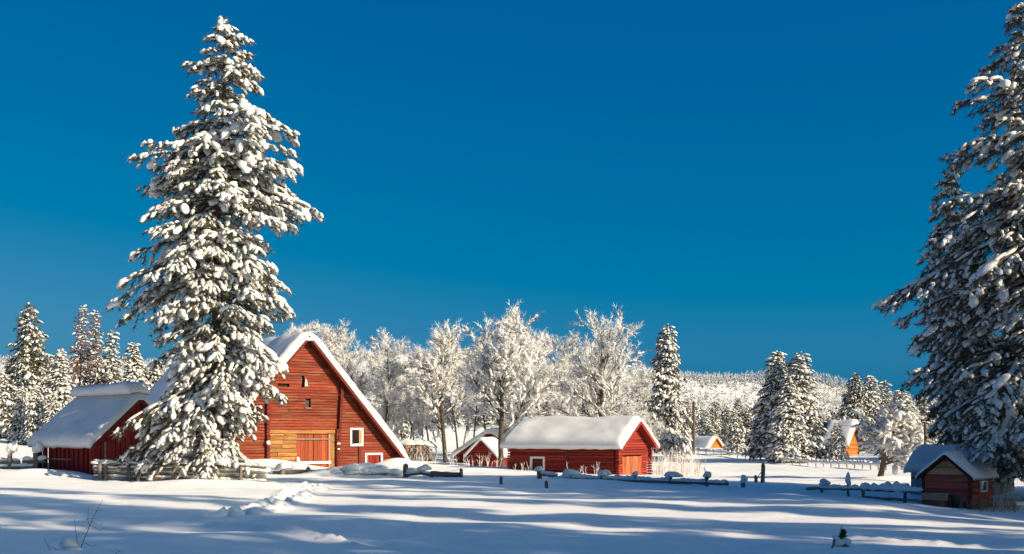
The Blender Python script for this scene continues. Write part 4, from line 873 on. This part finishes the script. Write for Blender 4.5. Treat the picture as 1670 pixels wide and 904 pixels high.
# --- grey shed behind it
o = P(1617, 806, 45.0); rho = 50; W = 1.5; o = o+Vector((W*math.cos(R(rho)), W*math.sin(R(rho)), 0))
b5 = Bld("grey_shed", "grey weathered plank shed with a deep snow roof behind the coop", "shed", o, rho); root = b5.root; L = 3.3
zE = b5.sz(1490, 765, -W); zA = zE+0.72; sl = 0.72/W; body(root, W, zA, sl, L, 0.1)
vplanks(root, M_grey, -W, W, -0.4, lambda x: zA-0.06-abs(x)*sl, 0.22, 0.0, 0.05)
vplanks(root, M_grey, -L, -0.02, -0.4, lambda x: zE-0.04, 0.24, 0.0, 0.05, M=SIDE(-W), gap=0.015)
prism("vent_hole_shade", rect(-b5.sy(1488, -W), -b5.sy(1491.5, -W), 0.55, 0.65), -0.075, -0.068, M_glass_shade, root, SIDE(-W))  # dark plate on the boards painted as the shade of a hole
roof(root, W, zA, sl, -0.35, L+0.15, 0.3, M_grey, 0.36, 27, rr=0.4)

# --- small red sheds beyond
def small_shed(label, px, Y, rho, W, L, zEp, zAp, T, seed, mat):
    g = G(px, Y); b = Bld("red_shed", label, "shed", g, rho); zA = EYE+(HY-zAp)/F*Y-g.z; zE = EYE+(HY-zEp)/F*Y-g.z; sl = (zA-zE)/W
    body(b.root, W, zA, sl, L, 0.08); lr = lambda z: min(W, (zA-0.06-z)/sl)
    hplanks(b.root, mat, lambda z: -lr(z), lr, -0.4, zA-0.1, 0.2, yo=0.0, th=0.06)
    hplanks(b.root, mat, lambda z: 0.02, lambda z: L, -0.4, zE-0.05, 0.2, yo=0.0, th=0.06, M=SIDE_R(W))
    roof(b.root, W, zA, sl, -0.3, L+0.2, 0.3, M_red_dark, T, seed, n=24, m=14, rr=0.2); return b
small_shed("red plank shed with a long sloping snow roof behind the dark-trunked frosted tree", 800, 96, -22, 3.3, 4.0, 745, 706, 0.45, 31, M_red_dark)
small_shed("tiny red gabled shed in front of the longer one, bright red side to the right", 787, 91, -24, 1.15, 2.2, 741, 719, 0.3, 32, M_red_bright)
# --- far cabins
g = G(1166, 142); b = Bld("cabin", "small cabin half sunk in snow with a bright orange triangular gable", "cabin", (g.x, g.y, g.z-0.3), 42); W = 2.3; zA = EYE+(HY-713)/F*142-b.o.z; sl = 1.0
body(b.root, W, zA, sl, 5); hplanks(b.root, M_orange, lambda z: -(zA-0.1-z)/sl if z > zA-W else -W, lambda z: (zA-0.1-z)/sl if z > zA-W else W, 0, zA-0.1, 0.25, yo=0.0)
roof(b.root, W, zA, sl, -0.3, 4.6, 0.3, M_orange, 0.35, 41, n=20, m=12)
g = G(1388, 112); b = Bld("cabin", "larger cabin with a steep dark roof and orange-brown gable behind a snowy young fir", "cabin", g, 52); W = 2.0; zA = EYE+(HY-690)/F*112-b.o.z; zE = EYE+(HY-722)/F*112-b.o.z; sl = (zA-zE)/W
body(b.root, W, zA, sl, 6.0); lr = lambda z: min(W, (zA-0.1-z)/sl)
hplanks(b.root, M_orange, lambda z: -lr(z), lr, 0, zA-0.1, 0.24, yo=0.0)
hplanks(b.root, M_orange, lambda z: -5.6, lambda z: 0, 0, zE, 0.24, yo=0.0, M=SIDE(-W))
e = W+0.45; prism("roof", [(-e, zA+0.1-e*sl), (0, zA+0.1), (e, zA+0.1-e*sl), (e, zA-e*sl), (0, zA-0.02), (-e, zA-e*sl)], -0.6, 6.3, M_metal, b.root)
for sg in (-1, 1): prism("rake_board", [(0, zA+0.12), (sg*e, zA+0.12-e*sl), (sg*e, zA-0.2-e*sl), (0, zA-0.2)], -0.68, -0.605, M_orange, b.root)
link("roof_snow", roof_snow_mesh(W, zA+0.05, sl, -0.7, 2.3, 0.45, 0.32, 71, n=20, m=12, rr=0.2), b.root)

# ------------------------------------------------------------------ woodpile
g = G(683, 97); t = thing("woodpile", "low heap of cut logs under snow at the right end of the big barn", "woodpile", g, 0)
rl = random.Random(2)
for row in range(5):
    for k in range(9-row//2):
        x = -1.35+0.32*k+0.15*(row % 2)+rl.uniform(-0.04, 0.04); r = rl.uniform(0.11, 0.155); n = 8
        poly = [(x+r*math.cos(i/n*6.283), 0.12+row*0.26+r*math.sin(i/n*6.283)) for i in range(n)]; prism("log", poly, -0.8+rl.uniform(-0.15, 0.1), 0.8, rl.choice([M_brown, M_rail, M_post]), t)
link("snow_cap", lump_mesh("snow_cap", [((-0.9, 0, 1.42), (1, 0.1, 0), (0.9, 0.95, 0.42)), ((0.1, 0, 1.46), (1, 0, 0.1), (0.8, 0.9, 0.36)), ((0.95, 0, 1.36), (1, 0, -0.15), (0.9, 0.9, 0.36))], M_snow, 9), t)

# ------------------------------------------------------------------ fences
rf = random.Random(8)
def post_mesh(h, r, seed, lean=0.0, mat=None):
    rg = np.random.default_rng(seed); hh = np.array([-0.5, 0, h*0.5, h*0.97, h]); pts = np.stack([lean*hh+rg.normal(0, 0.012, 5), rg.normal(0, 0.012, 5), hh], -1)
    V, Fq = tubes(pts[None], (r*np.array([1.05, 1.03, 1.0, 0.97, 0.9]))[None], 7)
    V = np.vstack([V, pts[-1]]); n = len(V)-1; top = np.array([(n-7+i, n-7+(i+1) % 7, n) for i in range(7)])
    return mesh_np("post", V, [Fq, top], mat or M_post)
def post(root, px, Y, top_py, r=0.09, lean=0.0, base=None, mat=None):
    g = base if base is not None else G(px, Y); zt = EYE+(HY-top_py)/F*Y; h = max(0.12, zt-g.z); o = link("post", post_mesh(h, r, rf.randrange(9999), lean, mat), root); o.location = g-root.location; return o, g, h
def rail_mesh(a, b, r, seed, sag=0.0, mat=None):
    rg = np.random.default_rng(seed); n = 7; u = np.linspace(0, 1, n); pts = np.array(a)[None]*(1-u[:, None])+np.array(b)[None]*u[:, None]; pts[:, 2] += -sag*np.sin(u*math.pi)+rg.normal(0, 0.012, n)
    V, Fq = tubes(pts[None], (r*rg.uniform(0.9, 1.1, n))[None], 7); V = np.vstack([V, pts[0], pts[-1]]); N = len(V)
    c = [(N-2, (i+1) % 7, i) for i in range(7)]+[(N-1, N-9+i, N-9+(i+1) % 7) for i in range(7)]
    return mesh_np("rail", V, [Fq, np.array(c)], mat or M_rail)
def rail(root, a, b, r=0.07, sag=0.0, snow=True, sw=1.0, part=(0.05, 0.95)):
    a = Vector(a)-root.location; b = Vector(b)-root.location
    link("rail", rail_mesh(a, b, r, rf.randrange(9999), sag), root)
    if snow:
        L = (b-a).length; n = max(2, int(L/0.34)); it = []
        for k in range(n):
            u = part[0]+(part[1]-part[0])*(k+0.5)/n; p = a.lerp(b, u); p.z += r*0.8+0.02-sag*math.sin(u*math.pi); it.append((p, (b-a).normalized(), (0.30, (r*1.15+rf.uniform(0, 0.03))*sw, (r*0.9+rf.uniform(0, 0.07))*sw)))
        link("rail_snow", lump_mesh("rail_snow", it, M_snow, rf.randrange(99), sub=1, droop=0), root, "stuff")
def cap(root, p, sx, sz, tilt=0.0, amp=0.30):
    q = Vector(p)-root.location; o = link("snow_cap", lump_mesh("snow_cap", [(q+Vector((0, 0, sz*0.5)), (1, 0, tilt), (sx*rf.uniform(0.85, 1.1), sx*rf.uniform(0.75, 1.0), sz*rf.uniform(0.75, 1.0)))], M_snow, rf.randrange(99), droop=0.05, amp=amp), root)
PX = lambda px, py, Y: P(px, py, Y)
# far left rail fence
t = thing("rail_fence", "low rail fence with tall snow heads on its posts left of the plank shed", "fence", G(35, 60))
for px, tp in ((16, 740), (58, 738)):
    o_, g, h = post(t, px, 60, tp, 0.13); cap(t, P(px+4, tp, 60), 0.30, 0.52 if px < 30 else 0.42, 0.15)
rail(t, P(-15, 753, 60.4), P(32, 754, 60.2), 0.12); rail(t, P(38, 753, 60.2), P(75, 752, 60.0), 0.12); rail(t, P(-15, 763, 60.1), P(56, 762, 60.0), 0.09)
# log fence under the great pine
t = thing("log_fence", "grey stacked-log fence crusted with snow at the foot of the tallest pine", "fence", G(280, 53.5))
yf = lambda px: 55.2-(px-152)*0.004
pxs = [155, 196, 232, 262, 300, 345, 390, 430]
for a, b in zip(pxs[:-1], pxs[1:]):
    for q in range(4):
        ga, gb = G(a-3, yf(a)), G(b+3, yf(b)); zz = 0.16+q*0.235
        rail(t, ga+Vector((0, 0.1*(q % 2), zz+rf.uniform(-0.05, 0.05))), gb+Vector((0, 0.1*(q % 2), zz+rf.uniform(-0.05, 0.05))), 0.085, sw=1.0 if q == 3 else 0.75)
for px in (163, 171, 211, 225, 247, 283, 340, 392): post(t, px, yf(px)-0.22, 757 if px < 180 else 760, 0.09, rf.uniform(-0.05, 0.05))
for px in (155, 172, 200, 222, 246, 255, 300): cap(t, P(px, 757, yf(px)), 0.24, 0.10)
# buried fence before the barn
t = thing("buried_fence", "fence almost buried in blue-shaded snow in front of the big barn", "fence", G(530, 66))
for px, tp in ((432, 766), (461, 764), (503, 764)): o_, g, h = post(t, px, 66, tp, 0.15)
rail(t, P(445, 771, 66.1), P(530, 769, 66.1), 0.11, snow=False); rail(t, P(478, 775, 65.8), P(522, 774, 65.9), 0.09, snow=False)
rail(t, P(540, 777, 66), P(556, 768, 66), 0.09, snow=False); rail(t, P(583, 773, 66), P(592, 776, 66), 0.09, snow=False); rail(t, P(606, 774, 66), P(612, 779, 66), 0.1, snow=False); rail(t, P(622, 779, 66), P(631, 773, 66), 0.1, snow=False)
for px, py, sx, sz in ((461, 764, 0.42, 0.34), (432, 770, 0.34, 0.3), (547, 772, 0.5, 0.35), (575, 770, 0.6, 0.35), (600, 771, 0.5, 0.35), (617, 769, 0.55, 0.45), (640, 772, 0.6, 0.3), (482, 778, 0.5, 0.2), (520, 779, 0.5, 0.22), (562, 777, 0.45, 0.2), (588, 778, 0.4, 0.16), (628, 779, 0.5, 0.2), (650, 778, 0.4, 0.15)): cap(t, P(px, py+4, 66.2+rf.uniform(-0.3, 0.4)), sx*rf.uniform(0.8, 1.35), sz*rf.uniform(0.8, 1.1), rf.uniform(-0.2, 0.2), 0.36)
# log gate pieces right of the barn
t = thing("fallen_log_fence", "broken fence of a thick grey log between two leaning posts right of the barn", "fence", G(710, 64))
post(t, 661, 65, 757, 0.16, 0.05); rail(t, P(703, 773, 64), P(751, 775, 63.5), 0.16, snow=False); post(t, 752.5, 63.3, 766, 0.10, -0.06); rail(t, P(663, 775, 64.8), P(688, 772, 64.4), 0.1); rail(t, P(688, 772, 64.4), P(706, 776, 64), 0.1)
for px, py, sx, sz in ((673, 771, 0.4, 0.22), (692, 768, 0.45, 0.25)): cap(t, P(px, py, 64.4), sx, sz)
for px, Y, tp, lb in ((817, 54, 779, "short dark stump post in open snow, left of two before the log barn"), (891, 51, 785, "short dark stump post in open snow, right of two before the log barn")):
    t = thing("fence_post", lb, "post", G(px, Y), 0, "stump posts in the snow"); post(t, px, Y, tp, 0.085)
# single-rail fence
t = thing("rail_fence", "long single-rail fence with round snow caps in front of the red log barn", "fence", G(1050, 56))
yf = lambda px: 61-(px-880)/330*10.5
pp = [(880, 769, 0.14), (983, 776, 0.08), (1037, 777, 0.08), (1094, 778, 0.08), (1153, 778, 0.09), (1212, 783, 0.1)]
for px, tp, r in pp: post(t, px, yf(px), tp, r)
yr = lambda px: 780+(px-930)/(1185-930)*9.5
ks = [932, 983, 1037, 1094, 1153, 1186]
for a, b in zip(ks[:-1], ks[1:]): rail(t, P(a-1, yr(a), yf(a)), P(b+1, yr(b), yf(b)), 0.085, sw=1.15)
rail(t, P(882, 774, yf(882)), P(908, 777, yf(908)), 0.09)
for px, py, sx, sz in ((931, 778, 0.55, 0.3), (880, 770, 0.22, 0.22), (986, 777, 0.36, 0.28), (1037, 777, 0.18, 0.2), (1098, 779, 0.38, 0.25), (1153, 780, 0.18, 0.26), (1213, 788, 0.2, 0.28)): cap(t, P(px, py, yf(px)), sx, sz)
# right rail fence
t = thing("rail_fence", "two-rail fence with heaped snow leading to the little coop", "fence", G(1420, 43))
yf = lambda px: 46-(px-1340)/165*7.0
for px, tp in ((1340, 790), (1383, 786), (1407, 796), (1476, 793)): post(t, px, yf(px), tp, 0.06 if px != 1383 else 0.05)
rail(t, P(1314, 798, 46.3), P(1340, 796, 46), 0.06, snow=False); rail(t, P(1338, 797, yf(1338)), P(1384, 798, yf(1384)), 0.055, sw=1.2); rail(t, P(1382, 798, yf(1382)), P(1408, 798, yf(1408)), 0.055); rail(t, P(1405, 798, yf(1405)), P(1477, 801, yf(1477)), 0.06, sw=2.0); rail(t, P(1474, 801, yf(1474)), P(1506, 803, yf(1506)), 0.06, sw=1.6)
rail(t, P(1407, 811, yf(1407)), P(1477, 816, yf(1477)), 0.06, snow=False); rail(t, P(1474, 815, yf(1474)), P(1507, 818, yf(1507)), 0.06, snow=False)
for px, py, sx, sz in ((1344, 792, 0.22, 0.2), (1383, 791, 0.12, 0.32), (1411, 797, 0.23, 0.17), (1476, 795, 0.16, 0.12)): cap(t, P(px, py, yf(px)), sx, sz)
# distant field fence
t = thing("field_fence", "long line of low snow-topped fence posts across the far side of the field", "fence", G(1250, 105))
N = 30
ptsf = []
for k in range(N):
    u = k/(N-1); px = 1075+(1445-1075)*u; Y = 1/((1-u)/138+u/78.); g = G(px, Y); ptsf.append(g)
    o = link("post", post_mesh(0.46, 0.045, k), t); o.location = g-t.location; cap(t, g+Vector((0, 0, 0.44)), 0.15, 0.13)
for a, b in zip(ptsf[:-1], ptsf[1:]): rail(t, a+Vector((0, 0, 0.34)), b+Vector((0, 0, 0.34)), 0.045, sw=2.6)
# lone posts in the field
t = thing("fence_post", "tall lone grey post with a snow tip in the sunny field", "post", G(1244, 56)); post(t, 1244, 56, 758, 0.11, 0.02); cap(t, P(1245, 758, 56), 0.12, 0.13)
g1 = G(1233, 56); post(t, 1232.5, 56, 776, 0.09, -0.05); link("brace_wire", rail_mesh(g1+Vector((0.05, 0, 0.25))-t.location, P(1243, 768, 56)-t.location, 0.02, 3, mat=M_wire), t)
t = thing("fence_post", "short snow-topped post just beyond the single-rail fence", "post", G(1152, 62)); post(t, 1152, 62, 769, 0.11); cap(t, P(1153, 770, 62), 0.15, 0.22)
# utility poles and wire
def pole(px, Y, top, label, r):
    g = G(px, Y); t = thing("utility_pole", label, "pole", g); h = EYE+(HY-top)/F*Y-g.z; o = link("shaft", post_mesh(h, r, int(px), mat=M_bark), t); o.location = (0, 0, 0); return t
pole(1131, 118, 655, "bare utility pole beside the tall dark-based fir and the small orange cabin", 0.16)
pole(1508.5, 58, 688, "slim dark pole rising behind the grey shed's snowy roof", 0.07)
def wire(a, b, sag, r, label):
    n = 26; u = np.linspace(0, 1, n); p = np.array(a)[None]*(1-u[:, None])+np.array(b)[None]*u[:, None]; p[:, 2] -= sag*4*u*(1-u)
    V, Fq = tubes(p[None], np.full((1, n), r), 5); o = link("power_line", mesh_np("power_line", V, [Fq], M_wire), None); tag(o, label, "wire")
wire(P(547, 643, 80.2), P(1131, 692, 118), 0.9, 0.016, "thin dark power line from the big barn past the log barn's roof")
wire(P(1131, 664, 118), P(1508.5, 690, 58), 0.8, 0.008, "faint power line strung above the field between the two poles")

# ------------------------------------------------------------------ dry weeds, bushes and foreground plants
def stems(pts, hl, hh, w, seed, spread=0.25, branch=2):
    rg = np.random.default_rng(seed); B = Bag(); Pl, Rl = [], []
    for p in pts:
        h = rg.uniform(hl, hh); d = np.array([rg.normal(0, spread), rg.normal(0, spread), 1.0]); u = np.linspace(0, 1, 4)[:, None]
        q = np.array(p)[None]+d[None]*h*u+np.array([rg.normal(0, 0.08), rg.normal(0, 0.08), 0])*h*u**2; Pl.append(q); Rl.append(w*np.array([1, 0.85, 0.65, 0.35]))
        for _ in range(branch):
            s = q[rg.integers(1, 3)]; dd = np.array([rg.normal(0, 0.5), rg.normal(0, 0.5), 0.8])*h*0.35; Pl.append(s[None]+dd[None]*u); Rl.append(w*0.6*np.array([1, 0.8, 0.6, 0.3]))
    V, Fq = tubes(np.array(Pl), np.array(Rl), 3); B.add(V, Fq); return B
def weeds(px0, px1, Y0, Y1, n, hl, hh, w, mat, label, seed, frost=False, branch=2):
    rg = np.random.default_rng(seed); pts = [tuple(G(rg.uniform(px0, px1), rg.uniform(Y0, Y1), -0.05)) for _ in range(n)]
    o = link("dry_weeds", stems(pts, hl, hh, w, seed, branch=branch).mesh("dry_weeds", mat, False), None, 'stuff'); tag(o, label, "weeds"); return o
weeds(1066, 1142, 70, 82, 130, 0.5, 2.0, 0.010, M_frost, "frosted tall weeds at the right end of the red log barn", 1)
weeds(1066, 1142, 70, 82, 110, 0.4, 1.7, 0.009, M_straw, "straw-coloured weeds among the frosted ones by the red log barn", 2)
weeds(926, 990, 67.5, 69.5, 12, 0.3, 1.0, 0.012, M_frost, "frosted weed stalks against the red log barn's front wall", 3)
weeds(838, 870, 70, 72.5, 7, 0.3, 0.8, 0.012, M_frost, "few frosted stalks by the log barn's white framed hatch", 5)
weeds(1580, 1660, 37.0, 39.5, 260, 0.12, 0.6, 0.006, M_straw, "dry brown grass poking through snow beside the coop", 4)
weeds(1530, 1585, 37.2, 37.9, 16, 0.15, 0.5, 0.005, M_straw, "few dry stalks before the coop's dark opening", 6)
weeds(738, 830, 82, 90, 26, 0.4, 1.4, 0.012, M_frost, "frosted brush in front of the small red sheds", 7)
weeds(655, 745, 90, 97, 20, 0.4, 1.6, 0.016, M_frost, "frosted brush round the woodpile", 8)
# twig bush with its snow cap
g = G(118, 23.2, 0); t = thing("twig_bush", "leafless dark twig bush poking from snow in the near left corner", "bush", g)
def limb(pts, r0): 
    p = np.array([np.array(P(px, py, Y)-g) for px, py, Y in pts]); return p, np.linspace(r0, 0.003, len(pts))
bush = Bag()
for pts, r0 in (([(128, 904, 23.2), (135, 885, 23.2), (146, 858, 23.3), (156, 836, 23.3), (168, 815, 23.4)], 0.011), ([(146, 858, 23.3), (143, 848, 23.3), (144, 835, 23.2), (145, 825, 23.2)], 0.006), ([(126, 904, 23.1), (126, 885, 23.1), (123, 862, 23.1), (121, 845, 23.1)], 0.007),
                ([(86, 904, 23.0), (78, 890, 23.0), (73, 882, 23.0), (70, 874, 23.0)], 0.007), ([(150, 851, 23.3), (157, 856, 23.2), (163, 857, 23.2), (168, 853, 23.2)], 0.005), ([(148, 856, 23.3), (158, 862, 23.4), (163, 866, 23.4), (168, 862, 23.4)], 0.005), ([(152, 846, 23.3), (146, 846, 23.2), (141, 848, 23.2), (138, 847, 23.2)], 0.005),
                ([(148, 858, 23.3), (140, 862, 23.4), (136, 858, 23.4), (131, 857, 23.4)], 0.004), ([(136, 884, 23.2), (145, 889, 23.1), (152, 891, 23.1), (157, 889, 23.1)], 0.005), ([(130, 895, 23.2), (142, 903, 23.1), (150, 901, 23.1), (153, 893, 23.1)], 0.005), ([(156, 836, 23.3), (160, 832, 23.3), (164, 832, 23.3), (167, 834, 23.3)], 0.003), ([(140, 872, 23.3), (131, 868, 23.2), (128, 872, 23.2), (126, 878, 23.2)], 0.004),
                ([(95, 898, 23.0), (86, 893, 23.0), (80, 890, 23.0), (78, 886, 23.0)], 0.005)):
    p, r = limb(pts, r0); bush.add(*tubes(p[None], r[None], 5))
link("twigs", bush.mesh("twigs", M_bark, True), t)
link("snow_cap", lump_mesh("snow_cap", [(P(112, 888, 23.1)-g, (1, 0, -0.2), (0.19, 0.17, 0.17)), (P(121, 901, 23.0)-g, (1, 0, -0.2), (0.20, 0.18, 0.14))], M_snow, 2, amp=0.16), t)
g = G(192, 22.0); t = thing("twig_sprig", "tiny bare sprig at the photo's lower edge beside the twig bush", "sprig", g)
bb = Bag(); p = np.array([np.array(P(px, py, 22.0)-g) for px, py in ((186, 908), (190, 902), (194, 899), (197, 898))]); bb.add(*tubes(p[None], np.array([[0.006, 0.005, 0.004, 0.003]]), 4)); link("stem", bb.mesh("stem", M_bark), t)
# seedling
g = G(1375, 24.2); t = thing("fir_seedling", "tiny dark fir seedling with a snow tip poking from the near snow", "tree", g); rg = np.random.default_rng(3)
H = EYE+(HY-862)/F*24.2-g.z
st = np.array([[(0, 0, -0.1), (0.0, 0, H*0.5), (-0.01, 0, H)]]); link("trunk", mesh_np("trunk", *[x if i == 0 else [x] for i, x in enumerate(tubes(st, np.array([[0.012, 0.009, 0.003]]), 5))], M_bark), t)
n = 90; hz = rg.uniform(0.12, 1.0, n)*H; a = rg.random(n)*6.28; rr = (1-hz/H)*0.14*rg.random(n)+0.01
V, Fc = inst(NEED, np.stack([rr*np.cos(a), rr*np.sin(a), hz-rr*0.5], -1), np.stack([np.cos(a), np.sin(a), np.full(n, -0.6)], -1), np.full((n, 3), 0.075), rg); link("foliage", mesh_np("foliage", V, [Fc], M_needle, smooth=False), t)
link("snow_cap", lump_mesh("snow_cap", [((-0.01, 0, H), (1, 0, 0), (0.045, 0.04, 0.06)), ((0.05, -0.08, H*0.25), (1, 0, 0), (0.12, 0.1, 0.09)), ((-0.14, -0.1, H*0.2), (1, 0, 0), (0.14, 0.1, 0.1))], M_snow, 6), t)
g = G(1358, 23.6); t = thing("stub_stem", "dark stub of a buried stem just left of the tiny seedling", "stem", g); o = link("stem", post_mesh(0.22, 0.022, 3, 0.2), t); cap(t, g+Vector((0.05, 0, 0.2)), 0.07, 0.06)
